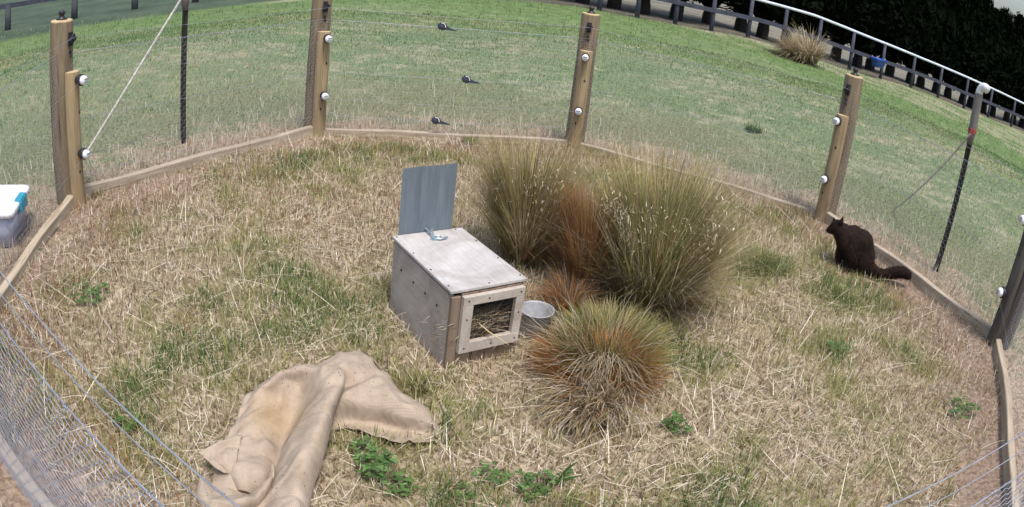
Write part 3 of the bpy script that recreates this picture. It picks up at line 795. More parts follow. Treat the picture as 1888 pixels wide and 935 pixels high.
# ------------------------------------------------------------------ star stakes with guy ropes
def star_stake(name_loc, top, label, sleeve_z, elbow):
    t = thing('star_stake', label, 'stake', name_loc, 0.6)
    bm = bmesh.new()
    for a in (0, 2.094, 4.189):
        c_, s_ = math.cos(a), math.sin(a); box(bm, (0.011 * c_, 0.011 * s_, top / 2 - 0.05), (0.024, 0.004, top + 0.1), Matrix.Rotation(a, 3, 'Z'), 0.0008)
    obj('stake', bm, M['steel_post'], t)
    bm = bmesh.new(); z0, z1 = sleeve_z
    lathe(bm, [(0.0, z1), (0.031, z1), (0.032, z1 - 0.01), (0.032, z0 + 0.12), (0.029, z0 + 0.07), (0.020, z0), (0.0, z0)], 18); obj('pipe_sleeve', bm, M['sleeve'], t, True)
    if elbow is not None:
        ex, ey = elbow; bm = bmesh.new(); ca, sa = math.cos(-0.6), math.sin(-0.6); ex, ey = ex * ca - ey * sa, ex * sa + ey * ca
        pts = [(0, 0, z1 - 0.02)] + [(ex * 0.05 * (1 - math.cos(q)), ey * 0.05 * (1 - math.cos(q)), z1 + 0.0 + 0.05 * math.sin(q)) for q in np.linspace(0, 2.2, 9)]
        tube(bm, pts, 0.028, 14); obj('elbow', bm, M['white_pl'], t, True)
        bm = bmesh.new(); tz = 0.93; lathe(bm, [(0.030, tz - 0.014), (0.034, tz - 0.014), (0.035, tz + 0.012), (0.030, tz + 0.014)], 14); box(bm, (-0.026, 0.0, tz - 0.012), (0.03, 0.006, 0.05), Matrix.Rotation(0.4, 3, 'Y')); obj('red_tape', bm, M['red_tape'], t)
    return t


s1 = ground(337, 265); s2 = ground(1725, 500)
star_stake((s1[0], s1[1], H(s1[0], s1[1])), 1.02, 'dark steel star stake by the left post, tied with a white rope', (0.89, 1.35), None)
vdir = s2[:2] / np.linalg.norm(s2[:2])
star_stake((s2[0], s2[1], H(s2[0], s2[1])), 0.98, 'dark steel star stake with grey pipe sleeve and white elbow on top', (0.84, 1.165), (-vdir[1] * -0.75 - vdir[0] * 0.65, -vdir[0] * 0.75 * 1 - vdir[1] * 0.65))


def rope(a, b_, label, r, name):
    bm = bmesh.new(); n = 60; a, b_ = np.array(a), np.array(b_)
    for ph in (0, 2.09, 4.19):
        pts = []
        for k in range(n + 1):
            s = k / n; q = a * (1 - s) + b_ * s; q[2] -= 0.03 * (1 - (2 * s - 1) ** 2); w = 26 * s * np.linalg.norm(b_ - a) + ph
            pts.append((q[0] + r * 0.6 * math.cos(w), q[1] + r * 0.6 * math.sin(w), q[2]))
        tube(bm, pts, r, 5)
    tag(obj(name, bm, M['rope'], None, True), label, 'rope')


g1 = ground(160, 284); rope((s1[0] - 0.005, s1[1] - 0.03, 1.0), (g1[0], g1[1], g1[2] + 0.01), 'white twisted guy rope slanting from the left star stake to the ground', 0.0055, 'guy_rope')
g2 = ground(1648, 388); rope((s2[0] - 0.03, s2[1] - 0.02, 0.90), (g2[0], g2[1], g2[2] + 0.01), 'pale thin guy cord slanting from the red tape of the right star stake', 0.0058, 'guy_rope')


# ------------------------------------------------------------------ the box
bx_root = thing('trap_box', 'grey plywood animal box with raised metal door and mesh window, standing in the pen', 'box', (BOX_O[0], BOX_O[1], -0.004), BOX_A)
T = 0.014
bm = bmesh.new(); box(bm, (T / 2, BL / 2, BH / 2 - 0.01), (T, BL - 0.004, BH - 0.02), None, 0.0015); obj('side_panel', bm, M['ply'], bx_root)
bm = bmesh.new(); box(bm, (BW - T / 2, BL / 2, BH / 2 - 0.01), (T, BL - 0.004, BH - 0.02), None, 0.0015); obj('side_panel', bm, M['ply'], bx_root)
bm = bmesh.new(); box(bm, (BW / 2, BL - T / 2 - 0.02, BH / 2 - 0.01), (BW - 2 * T - 0.002, T, BH - 0.024)); obj('back_panel', bm, M['ply'], bx_root)
bm = bmesh.new(); box(bm, (BW / 2, BL / 2, 0.01), (BW - 2 * T - 0.002, BL - 0.06, 0.012)); obj('floor_panel', bm, M['dark'], bx_root)
# front: corner strip, bottom rail, top rail round the window opening
bm = bmesh.new(); box(bm, (0.018, -0.004, BH / 2 - 0.012), (0.036, 0.016, BH - 0.022), None, 0.0015); obj('corner_strip', bm, M['box_post'], bx_root)
bm = bmesh.new(); box(bm, (BW - 0.010, -0.004, BH / 2 - 0.012), (0.020, 0.016, BH - 0.022), None, 0.0015); obj('corner_strip', bm, M['box_post'], bx_root)
bm = bmesh.new(); box(bm, (0.158, -0.003, 0.035), (0.238, 0.013, 0.066), None, 0.0015); obj('bottom_rail', bm, M['box_post'], bx_root)
bm = bmesh.new(); box(bm, (0.158, -0.003, BH - 0.035), (0.238, 0.013, 0.04), None, 0.0015); obj('top_rail', bm, M['box_post'], bx_root)
WX0, WX1, WZ0, WZ1 = 0.036, 0.283, 0.072, 0.299; FL_, FR_, FB_, FT_ = 0.040, 0.034, 0.042, 0.034
bm = bmesh.new()
box(bm, ((WX0 + WX1) / 2, -0.0215, WZ1 - FT_ / 2), (WX1 - WX0, 0.019, FT_), None, 0.0015)
box(bm, ((WX0 + WX1) / 2, -0.0215, WZ0 + FB_ / 2), (WX1 - WX0, 0.019, FB_), None, 0.0015)
box(bm, (WX0 + FL_ / 2, -0.0215, (WZ0 + FB_ + WZ1 - FT_) / 2), (FL_, 0.0188, WZ1 - WZ0 - FB_ - FT_ - 0.001), None, 0.0015)
box(bm, (WX1 - FR_ / 2, -0.0215, (WZ0 + FB_ + WZ1 - FT_) / 2), (FR_, 0.0188, WZ1 - WZ0 - FB_ - FT_ - 0.001), None, 0.0015)
frame = obj('window_frame', bm, M['frame_wood'], bx_root)
bm = bmesh.new()
for k in range(18):
    xx = WX0 + FL_ - 0.004 + k * 0.0108
    if xx < WX1 - FR_ + 0.004: rod(bm, (xx, -0.0125, WZ0 + FB_ - 0.01), (xx, -0.0125, WZ1 - FT_ + 0.01), 0.0006, seg=4, caps=False)
for k in range(16):
    zz = WZ0 + FB_ - 0.004 + k * 0.0108
    if zz < WZ1 - FT_ + 0.004: rod(bm, (WX0 + FL_ - 0.01, -0.0113, zz), (WX1 - FR_ + 0.01, -0.0113, zz), 0.0006, seg=4, caps=False)
obj('wire_mesh', bm, M['steel_post'], frame)
for x_, z_ in ((WX0 + 0.02, WZ1 - 0.016), (WX1 - 0.017, WZ1 - 0.016), (WX0 + 0.1, WZ1 - 0.017), (WX0 + 0.02, WZ0 + 0.02), (WX1 - 0.017, WZ0 + 0.02), (WX0 + 0.019, 0.21), (WX1 - 0.016, 0.2), (WX0 + 0.13, WZ0 + 0.02)):
    bm = bmesh.new(); bmesh.ops.create_cone(bm, cap_ends=True, segments=10, radius1=0.0035, radius2=0.003, depth=0.002, matrix=Matrix.Translation((x_, -0.0315, z_)) @ Matrix.Rotation(1.5708, 4, 'X')); obj('screw', bm, M['hole'], frame)
g = Grass()                                   # nesting straw packed behind the mesh
n = 1300; p = np.stack([0.05 + rng.random(n) * 0.2, 0.004 + rng.random(n) ** 2.4 * 0.15, 0.03 + rng.random(n) * 0.16], 1)
cc = pick('tan', n); mk = rng.random(n) < 0.6; cc[mk] = pick('straw', mk.sum()); mk = rng.random(n) < 0.15; cc[mk] = pick('brown', mk.sum())
g.add(*blades(p, 0.05 + 0.06 * rng.random(n), 0.0025 + 0.003 * rng.random(n), np.where(rng.random(n) < 0.5, 0, math.pi) + (rng.random(n) - 0.5) * 1.2, 0.7 + 0.8 * rng.random(n), rng.random(n) * 1.2, cc))
nest = link('nesting_straw', g.mesh('nesting_straw'), M['straw'], bx_root)
# lid
bm = bmesh.new(); box(bm, (BW / 2, BL / 2 - 0.002, BH - 0.0035), (BW + 0.010, BL + 0.014, 0.011), None, 0.0015); lid = obj('lid', bm, M['lid'], bx_root)
for x_, y_ in ((0.006, 0.03), (0.006, 0.16), (0.006, 0.30), (0.008, BL - 0.01), (BW - 0.006, 0.02), (BW - 0.006, 0.17), (BW - 0.006, 0.33), (BW - 0.03, BL - 0.006), (0.15, 0.004)):
    bm = bmesh.new(); bmesh.ops.create_cone(bm, cap_ends=True, segments=10, radius1=0.0036, radius2=0.003, depth=0.002, matrix=Matrix.Translation((x_, y_, BH + 0.0028))); obj('screw', bm, M['hole'], lid)
# vent holes low on the left side
for y_, z_ in ((0.375, 0.215), (0.27, 0.215), (0.175, 0.218), (0.085, 0.217)):
    bm = bmesh.new(); bmesh.ops.create_cone(bm, cap_ends=True, segments=12, radius1=0.0055, radius2=0.0055, depth=0.002, matrix=Matrix.Translation((-0.0005, y_, z_)) @ Matrix.Rotation(1.5708, 4, 'Y')); obj('screw', bm, M['hole'], bx_root)


def loc_box(w): q = w[:2] - BOX_O; return np.array([q @ BU, q @ BN])


def on_back(px, py, yl):
    d_ = ray(px, py); t_ = (yl - (EYE[:2] - BOX_O) @ BN) / (d_[:2] @ BN); w = EYE + d_ * t_; return (w[:2] - BOX_O) @ BU, w[2]


yl = BL + 0.0075
tl, tr_, br_, bl_ = (on_back(*q, yl) for q in ((741, 310), (842, 302), (835, 417), (737, 430)))
x0, x1 = (tl[0] + bl_[0]) / 2, (tr_[0] + br_[0]) / 2; zt = (tl[1] + tr_[1]) / 2
bm = bmesh.new(); nx_ = 8
rows = []
for j in range(9):
    z = 0.24 + (zt + 0.004 - 0.24) * j / 8
    rows.append([bm.verts.new((x0 + (x1 - x0) * i / nx_, yl + 0.003 * math.sin(i * 0.8) * j / 8, z + (0.006 * (i / nx_ - 0.5) if j == 8 else 0))) for i in range(nx_ + 1)])
for r0, r1 in zip(rows, rows[1:]):
    for i in range(nx_): bm.faces.new((r0[i], r0[i + 1], r1[i + 1], r1[i]))
bmesh.ops.solidify(bm, geom=bm.faces[:], thickness=0.0016)
o = obj('sliding_door', bm, M['zinc'], bx_root); o['label'] = 'raised zinc sheet door'
bm = bmesh.new(); box(bm, (x0 - 0.004, BL + 0.004, 0.16), (0.016, 0.022, 0.27), None, 0.002); obj('door_guide', bm, M['box_post'], bx_root)
bm = bmesh.new(); box(bm, (x1 + 0.006, BL + 0.004, 0.16), (0.016, 0.022, 0.27), None, 0.002); obj('door_guide', bm, M['box_post'], bx_root)
# latch lying on the lid
pts = [loc_box(at_z(px, py, BH + 0.008)) for px, py in ((776, 413), (783, 421), (794, 429), (800, 438), (812, 439), (825, 436))]
bm = bmesh.new(); zz = [0.022, 0.016, 0.012, 0.009, 0.010, 0.010]
tube(bm, [(p_[0], p_[1], BH + z_) for p_, z_ in zip(pts, zz)], 0.0042, 8)
tube(bm, [(pts[2][0] - 0.006, pts[2][1] + 0.004, BH + 0.006), (pts[2][0] + 0.004, pts[2][1] - 0.002, BH + 0.026), (pts[3][0] + 0.006, pts[3][1] + 0.010, BH + 0.012), (pts[4][0], pts[4][1] + 0.008, BH + 0.020), (pts[4][0] + 0.012, pts[4][1] + 0.012, BH + 0.008)], 0.0035, 8)
box(bm, (pts[3][0] + 0.008, pts[3][1] + 0.006, BH + 0.0042), (0.034, 0.022, 0.003), Matrix.Rotation(0.4, 3, 'Z'), 0.0008)
obj('latch', bm, M['steel'], bx_root, True)
# one straw stalk poking out of the mesh
a = np.array([0.11, -0.05, 0.165]); bm = bmesh.new(); tube(bm, [(0.115, -0.005, 0.172), (0.15, -0.035, 0.14), (0.19, -0.062, 0.112), (0.215, -0.072, 0.092)], 0.002, 5)
M['stalk'] = simple('straw_stalk', [(0.3, (0.55, 0.44, 0.22)), (0.7, (0.68, 0.57, 0.33))], 20, 0.6, bumpk=0)
sx = obj('straw_stalk', bm, M['stalk'], None, True); sx.location = (BOX_O[0], BOX_O[1], 0); sx.rotation_euler = (0, 0, BOX_A); tag(sx, 'single yellow straw stalk poking out of the mesh window of the box', 'straw')

# bowl
bp = at_z(990, 570, 0.112)
bm = bmesh.new(); lathe(bm, [(0, 0.004), (0.058, 0.004), (0.062, 0.010), (0.066, 0.106), (0.070, 0.110), (0.070, 0.113), (0.066, 0.114), (0.062, 0.110), (0.057, 0.02), (0.05, 0.012), (0, 0.011)], 36)
bw = obj('metal_bowl', bm, M['galv'], None, True); bw.location = (bp[0], bp[1], 0.0); tag(bw, 'round galvanised tin bowl tucked between the box and the tussocks', 'bowl')


# ------------------------------------------------------------------ tussocks
def tussock(name, label, loc, parts, group='grass tussocks in the pen', cat='tussock'):
    """parts: (part name, n, rb, (len0, len1), tilt spread, lean dir, lean, bend, palettes, width)"""
    t = thing(name, label, cat, (loc[0], loc[1], H(loc[0], loc[1]) - 0.005), 0, group)
    for (pn, n, rb, ln, ts, ld, lean, bend, pals, w, fan, *sh) in parts:
        g = Grass(); r = rb * np.sqrt(rng.random(n)); a0 = rng.random(n) * 6.283
        p = np.stack([r * np.cos(a0), r * np.sin(a0), np.zeros(n)], 1)
        if sh: p = p + np.array([sh[0][0], sh[0][1], 0.03])
        nk = 34; kc = rng.integers(0, nk, n); rc = rb * np.sqrt(rng.random(nk)); ac = rng.random(nk) * 6.283
        mixk = 0.72; p[:, 0] = p[:, 0] * (1 - mixk) + (rc * np.cos(ac))[kc] * mixk + (sh[0][0] * mixk if sh else 0); p[:, 1] = p[:, 1] * (1 - mixk) + (rc * np.sin(ac))[kc] * mixk + (sh[0][1] * mixk if sh else 0)
        r = np.hypot(p[:, 0] - (sh[0][0] if sh else 0), p[:, 1] - (sh[0][1] if sh else 0)); a0 = np.arctan2(p[:, 1] - (sh[0][1] if sh else 0), p[:, 0] - (sh[0][0] if sh else 0)); r = np.minimum(r, rb)
        tk = 1 + 0.35 * rng.normal(0, 1, nk); lk = 0.78 + 0.4 * rng.random(nk); yk = 0.45 * rng.normal(0, 1, nk)
        tilt = np.abs(tk[kc]) * ts * (0.25 + 0.75 * (r / rb)) * (0.6 + 0.6 * rng.random(n)); yaw = a0 + yk[kc] + rng.normal(0, 0.35, n)
        if fan is not None:
            yaw = fan[0] + rng.normal(0, fan[1], n)
        dx_ = np.sin(tilt) * np.cos(yaw) + lean * math.cos(ld); dy_ = np.sin(tilt) * np.sin(yaw) + lean * math.sin(ld)
        yaw = np.arctan2(dy_, dx_); tilt = np.clip(np.hypot(dx_, dy_), 0, 1.5)
        L_ = (ln[0] + (ln[1] - ln[0]) * rng.random(n) ** 1.2) * lk[kc]
        brk = rng.random(n) < 0.12; tilt = np.where(brk, tilt + 0.5 * rng.random(n), tilt)
        col = np.zeros((n, 3)); u = rng.random(n); acc = 0
        for pal, fr_ in pals:
            mk = (u >= acc) & (u < acc + fr_); col[mk] = pick(pal, mk.sum()); acc += fr_
        cl = (0.55 + 0.9 * vnoise(np.cos(yaw) * 0.5 + loc[0], np.sin(yaw) * 0.5 + tilt * 0.6 + loc[1], 0.07, 44)) * (0.7 + 0.6 * rng.random(n))
        col = col * cl[:, None]
        g.add(*blades(p, L_, w * (0.7 + 0.6 * rng.random(n)), yaw, tilt, bend * (0.4 + 1.2 * rng.random(n)), col, 5))
        link(pn, g.mesh(pn), M['tussock'], t)
    return t


def seeds(t, n, R, z0, z1, off=(0, 0), pal='straw'):
    g = Grass(); z = z0 + (z1 - z0) * rng.random(n); a = rng.random(n) * 6.283; r = (0.45 + 0.55 * z / z1) * R * (0.75 + 0.35 * rng.random(n))
    p = np.stack([off[0] + r * np.cos(a), off[1] + r * np.sin(a), z], 1)
    p = np.repeat(p, 3, 0) + rng.normal(0, 0.022, (3 * n, 3)) * np.array([1, 1, 1.6]); m_ = len(p)
    g.add(*blades(p, 0.012 + 0.022 * rng.random(m_), 0.0028 + 0.0022 * rng.random(m_), rng.random(m_) * 6.283, rng.random(m_) * 2.6, rng.random(m_) * 0.6, pick(pal, m_), 2))
    link('seed_heads', g.mesh('seed_heads'), M['straw'], t)


tB = at_z(1192, 562, 0)
t2 = tussock('grass_tussock', 'tallest bushy olive tussock with pale seed heads, right of the rust one', tB, [
    ('green_blades', 8500, 0.145, (0.30, 0.70), 0.34, 2.4, 0.02, 0.40, [('gold', 0.60), ('tan', 0.18), ('green', 0.14), ('brown', 0.08)], 0.0028, None),
    ('seed_stalks', 420, 0.15, (0.46, 0.70), 0.55, 0.4, 0.05, 0.35, [('pale', 0.5), ('straw', 0.5)], 0.0022, None),
    ('arching_blades', 2600, 0.145, (0.36, 0.66), 0.56, 0.4, 0.04, 0.8, [('tan', 0.2), ('gold', 0.35), ('straw', 0.45)], 0.0016, None),
    ('dead_base', 1800, 0.18, (0.10, 0.26), 0.9, 0, 0, 0.6, [('brown', 0.55), ('tan', 0.3), ('rust', 0.15)], 0.003, None)])
seeds(t2, 900, 0.27, 0.12, 0.50, (0, 0), 'straw')
tA = at_z(958, 482, 0)
t1 = tussock('grass_tussock', 'upright olive tussock behind the box, left of the rust one', tA, [
    ('green_blades', 4600, 0.09, (0.28, 0.64), 0.27, 2.2, 0.02, 0.45, [('gold', 0.6), ('tan', 0.22), ('brown', 0.18)], 0.0028, None),
    ('seed_stalks', 220, 0.11, (0.40, 0.60), 0.48, 2.2, 0.03, 0.3, [('pale', 0.5), ('straw', 0.5)], 0.0022, None),
    ('arching_blades', 1100, 0.10, (0.32, 0.58), 0.48, 2.6, 0.05, 0.8, [('tan', 0.4), ('gold', 0.3), ('straw', 0.3)], 0.0016, None),
    ('rust_blades', 1500, 0.09, (0.18, 0.36), 0.5, -0.2, 0.42, 0.5, [('rust', 0.85), ('brown', 0.15)], 0.0026, None)])
seeds(t1, 320, 0.17, 0.12, 0.46, (0, 0), 'straw')
tR = at_z(1080, 532, 0)
tussock('grass_tussock', 'rust orange tussock of fine upright blades squeezed between the two olive ones', tR, [
    ('rust_blades', 5200, 0.075, (0.22, 0.50), 0.24, 2.4, 0.02, 0.3, [('rust', 0.80), ('tan', 0.14), ('brown', 0.06)], 0.0026, None)])
tS = at_z(1046, 578, 0)
tussock('grass_tussock', 'smallest reddish brown dead tuft beside the tin bowl', tS, [
    ('dead_blades', 1500, 0.07, (0.08, 0.20), 0.9, 0, 0, 0.9, [('rust', 0.55), ('brown', 0.3), ('tan', 0.15)], 0.0028, None)])
tF = at_z(1104, 706, 0); tC = math.atan2(-tF[1], -tF[0])
tf = tussock('grass_tussock', 'low front tussock with green top and orange straw skirt spreading towards the camera', tF, [
    ('rust_skirt', 11000, 0.175, (0.10, 0.19), 0.9, tC, 0.11, 0.5, [('rust', 0.9), ('gold', 0.07), ('brown', 0.03)], 0.0028, None),
    ('straw_skirt', 1500, 0.16, (0.12, 0.27), 1.2, tC, 0.30, 0.55, [('straw', 0.45), ('pale', 0.25), ('gold', 0.15), ('rust', 0.15)], 0.003, (tC, 0.6), (0.15 * math.cos(tC), 0.15 * math.sin(tC))),
    ('fallen_blades', 420, 0.16, (0.2, 0.42), 0.9, tC, 0.2, 1.1, [('straw', 0.4), ('pale', 0.3), ('tan', 0.3)], 0.0022, None)])
g = Grass(); n = 3800; r = 0.11 * np.sqrt(rng.random(n)); a0 = rng.random(n) * 6.283       # green crown, rooted at the back of the dome
p = np.stack([r * np.cos(a0) - 0.13 * math.cos(tC) + 0.015, r * np.sin(a0) - 0.13 * math.sin(tC), np.full(n, 0.02)], 1)
col = pick('gold', n); mk = rng.random(n) < 0.3; col[mk] = pick('green', mk.sum()); mk = rng.random(n) < 0.25; col[mk] = pick('tan', mk.sum())
col = col * (0.6 + 0.8 * rng.random((n, 1)))
g.add(*blades(p, 0.12 + 0.13 * rng.random(n), 0.0027 * (0.7 + 0.6 * rng.random(n)), a0 + rng.normal(0, 0.4, n), 0.7 * (r / 0.11) * (0.5 + 0.7 * rng.random(n)), 0.4 + 0.9 * rng.random(n), col, 5))
n = 110; a0 = tC + rng.normal(0, 0.35, n); p = np.stack([rng.normal(0, 0.03, n) - 0.08 * math.cos(tC), rng.normal(0, 0.03, n) - 0.08 * math.sin(tC), np.full(n, 0.06)], 1)
g.add(*blades(p, 0.2 + 0.14 * rng.random(n), np.full(n, 0.0022), a0, 0.5 + 0.4 * rng.random(n), 1.1 + 0.5 * rng.random(n), pick('straw', n), 6))
link('green_crown', g.mesh('green_crown'), M['tussock'], tf)
# single bent straw arching out over the front tussock
q0 = at_z(1150, 620, 0.12); q1 = at_z(1238, 600, 0.16)
# straw tuft far off in the field
tp = ground(1478, 112)
tussock('straw_tuft', 'blurred dry straw tuft standing alone in the green field near the rail fence', tp, [
    ('dead_blades', 2600, 0.35, (0.4, 0.85), 0.8, math.pi * 0.92, 0.35, 1.0, [('straw', 0.5), ('tan', 0.4), ('olive', 0.1)], 0.012, None)], None, 'grass tuft')


# ------------------------------------------------------------------ burlap sack
def catmull(C, m):
    """Catmull-Rom resampling of rows of control points (k, ..., 3) to m samples along axis 0"""
    k = len(C); tt = np.linspace(0, k - 1, m); i = np.minimum(tt.astype(int), k - 2); f = (tt - i).reshape((-1,) + (1,) * (C.ndim - 1))
    g_ = lambda j: C[np.clip(j, 0, k - 1)]
    p0, p1, p2, p3 = g_(i - 1), g_(i), g_(i + 1), g_(i + 2)
    p0 = np.where((i - 1 < 0).reshape(f.shape), 2 * p1 - p2, p0); p3 = np.where((i + 2 > k - 1).reshape(f.shape), 2 * p2 - p1, p3)
    return 0.5 * (2 * p1 + (p2 - p0) * f + (2 * p0 - 5 * p1 + 4 * p2 - p3) * f ** 2 + (3 * p1 - p0 - 3 * p2 + p3) * f ** 3)


def cloth(rows, mu=60, mv=60, wr=0.004, seed=0):
    C = np.array([[at_z(px, py, z) for px, py, z in r] for r in rows])
    S = catmull(C, mu).transpose(1, 0, 2); S = catmull(S, mv).transpose(1, 0, 2)
    S[..., 2] += (vnoise(S[..., 0], S[..., 1], 0.05, 70 + seed) - 0.5) * wr * 1.6 + (vnoise(S[..., 0], S[..., 1], 0.018, 71 + seed) - 0.5) * wr * 0.7
    xr = S[..., 0] * 0.55 + S[..., 1] * 0.83; yr = S[..., 0] * 0.83 - S[..., 1] * 0.55
    S[..., 2] += (vnoise(xr * 0.35, yr, 0.028, 80 + seed) - 0.5) * wr * 2.6 * sm(0.0, 0.05, S[..., 2])
    q1 = vnoise(xr * 0.45 + 0.3 * yr, yr - 0.15 * xr, 0.075, 90 + seed); q2 = vnoise(xr - 0.5 * yr, yr * 0.6 + 0.4 * xr, 0.11, 95 + seed)
    lift = sm(0.004, 0.04, S[..., 2])
    S[..., 2] += lift * (0.013 * np.clip(1 - np.abs(2 * q1 - 1) * 3.2, 0, 1) - 0.011 * np.clip(1 - np.abs(2 * q2 - 1) * 4.0, 0, 1))
    S[..., 2] = np.maximum(S[..., 2], 0.002)
    k = np.arange((mu - 1) * (mv - 1)); r_, c_ = k // (mv - 1), k % (mv - 1); i = r_ * mv + c_
    return S.reshape(-1, 3), np.stack([i, i + 1, i + mv + 1, i + mv], 1), S


sv, sq, off = [], [], 0
R_rows = [
    [(575, 690, .01), (578, 676, .085), (588, 698, .095), (590, 725, .075), (600, 758, .05), (606, 783, .01), (606, 796, .012), (605, 792, .0)],
    [(622, 672, .01), (622, 656, .09), (634, 680, .115), (640, 708, .088), (645, 735, .10), (645, 776, .02), (642, 790, .022), (640, 788, .0)],
    [(664, 662, .0), (662, 646, .045), (682, 676, .075), (688, 702, .098), (694, 742, .092), (692, 782, .012), (690, 802, .034), (684, 802, .0)],
    [(690, 690, .0), (694, 668, .03), (710, 692, .055), (722, 714, .092), (734, 755, .086), (733, 792, .010), (730, 814, .038), (724, 812, .0)],
    [(722, 732, .0), (727, 713, .03), (742, 724, .052), (758, 742, .080), (769, 772, .062), (768, 799, .010), (766, 816, .034), (760, 812, .0)],
    [(752, 752, .0), (758, 735, .022), (773, 744, .046), (786, 760, .060), (794, 780, .044), (795, 800, .014), (792, 815, .024), (786, 810, .0)],
    [(786, 770, .0), (791, 756, .006), (799, 766, .022), (805, 780, .026), (809, 790, .024), (809, 800, .016), (806, 813, .010), (800, 806, .0)]]
L_rows = [
    [(490, 722, .0), (508, 712, .0), (532, 702, .005), (560, 694, .01), (592, 690, .02), (622, 690, .03), (634, 704, .06), (628, 722, .06)],
    [(480, 712, .05), (504, 697, .09), (531, 687, .115), (562, 680, .13), (597, 677, .15), (626, 684, .155), (634, 701, .145), (626, 722, .09)],
    [(464, 722, .05), (492, 712, .105), (524, 709, .085), (556, 708, .085), (590, 700, .14), (618, 706, .165), (627, 722, .14), (616, 750, .05)],
    [(452, 730, .05), (480, 726, .09), (514, 738, .058), (546, 748, .042), (576, 738, .105), (604, 740, .155), (614, 756, .12), (604, 785, .03)],
    [(444, 750, .05), (470, 757, .075), (505, 772, .044), (536, 786, .026), (562, 772, .095), (592, 774, .15), (607, 792, .10), (596, 818, .012)],
    [(430, 786, .04), (455, 797, .065), (488, 812, .040), (518, 830, .016), (544, 818, .085), (576, 820, .135), (598, 834, .08), (588, 852, .006)],
    [(412, 818, .03), (436, 832, .055), (470, 848, .035), (502, 868, .012), (526, 858, .070), (558, 860, .115), (584, 870, .065), (576, 890, .004)],
    [(400, 852, .02), (430, 870, .04), (460, 884, .024), (492, 898, .014), (520, 892, .068), (548, 898, .10), (573, 908, .05), (566, 924, .002)],
    [(392, 892, .012), (420, 912, .03), (450, 920, .022), (482, 932, .028), (514, 932, .076), (546, 938, .09), (566, 946, .045), (560, 962, .002)],
    [(388, 935, .01), (418, 955, .03), (448, 965, .03), (478, 970, .05), (510, 976, .07), (540, 982, .065), (558, 990, .03), (552, 1002, .0)],
    [(392, 985, .0), (420, 1000, .0), (450, 1010, .0), (478, 1016, .0), (508, 1020, .0), (536, 1024, .0), (552, 1028, .0), (548, 1034, .0)]]
F_rows = [     # flap standing over the mouth
    [(366, 836, .075), (388, 826, .08), (412, 815, .082), (446, 808, .07)],
    [(376, 845, .072), (396, 840, .076), (418, 834, .076), (440, 830, .07)],
    [(392, 858, .066), (408, 858, .068), (424, 856, .066), (436, 852, .06)],
    [(412, 870, .055), (420, 872, .055), (428, 872, .052), (434, 870, .045)]]
B_rows = [     # loose fold running down into the mouth
    [(446, 786, .046), (464, 790, .050), (482, 798, .040), (500, 808, .026), (520, 820, .012)],
    [(437, 810, .05), (452, 804, .062), (474, 812, .056), (496, 824, .040), (516, 840, .010)],
    [(427, 834, .05), (442, 830, .070), (466, 832, .064), (490, 844, .050), (510, 858, .010)],
    [(423, 856, .045), (438, 854, .068), (462, 856, .068), (486, 866, .050), (503, 880, .008)],
    [(425, 880, .035), (438, 880, .054), (460, 884, .056), (480, 892, .038), (492, 902, .006)],
    [(434, 904, .012), (444, 908, .024), (458, 910, .026), (470, 912, .016), (478, 914, .004)]]
M_rows = [     # curled lower lip
    [(386, 862, .01), (380, 868, .03), (372, 878, .045), (364, 892, .035), (362, 905, .0)],
    [(392, 890, .006), (384, 894, .035), (373, 906, .055), (365, 918, .04), (364, 930, .0)],
    [(408, 908, .006), (402, 910, .04), (396, 922, .062), (388, 938, .045), (384, 952, .0)],
    [(434, 916, .006), (432, 914, .045), (430, 924, .068), (424, 942, .05), (420, 960, .0)],
    [(462, 908, .008), (464, 904, .05), (464, 914, .07), (460, 934, .05), (456, 954, .0)],
    [(486, 888, .008), (490, 884, .045), (492, 894, .06), (490, 914, .04), (486, 936, .0)],
    [(498, 862, .01), (503, 860, .04), (506, 870, .05), (506, 888, .03), (504, 908, .0)]]
for rows, mu, mv in ((R_rows, 90, 80), (L_rows, 130, 100), (F_rows, 30, 30), (B_rows, 60, 48), (M_rows, 70, 40)):
    V_, Q_, S_ = cloth(rows, mu, mv, 0.004, len(sv)); sv.append(V_); sq.append(Q_ + off); off += len(V_)
    if rows is R_rows: SR = S_
me = npmesh('burlap_sack', np.concatenate(sv), np.concatenate(sq)); sack = link('burlap_sack', me, M['burlap'], None, True)
md = sack.modifiers.new('thick', 'SOLIDIFY'); md.thickness = 0.004; md.offset = -1
tag(sack, 'crumpled empty burlap sack lying in folds on the turf in the foreground', 'sack')
bm = bmesh.new()
e_ = SR[30:, 7]; pts = [tuple(q + np.array([0, 0, 0.003])) for q in catmull(np.array([at_z(*q) for q in ((666, 648, .05), (682, 660, .05), (697, 678, .05), (710, 697, .05), (722, 712, .045))]), 24)]
tube(bm, pts, 0.0022, 6); obj('hem_seam', bm, M['seam'], sack, True); bm = bmesh.new()
pts = [tuple(q) for q in catmull(np.array([at_z(*q) for q in ((789, 757, .035), (793, 768, .042), (796, 780, .04), (799, 792, .036))]), 14)]
tube(bm, pts, 0.002, 6); obj('hem_seam', bm, M['seam'], sack, True)


# ------------------------------------------------------------------ possum
pb = at_z(1575, 497, 0.0); pn = -pb[:2] / np.linalg.norm(pb[:2]); PR = np.array([-pn[1], pn[0], 0]); PN3 = np.array([pn[0], pn[1], 0])


def pp(px, py, depth=0.0):
    """point on the upright plane through the animal, depth towards the camera"""
    d_ = ray(px, py); t_ = (pb[:2] @ pn + depth) / (d_[:2] @ pn); return EYE + d_ * t_


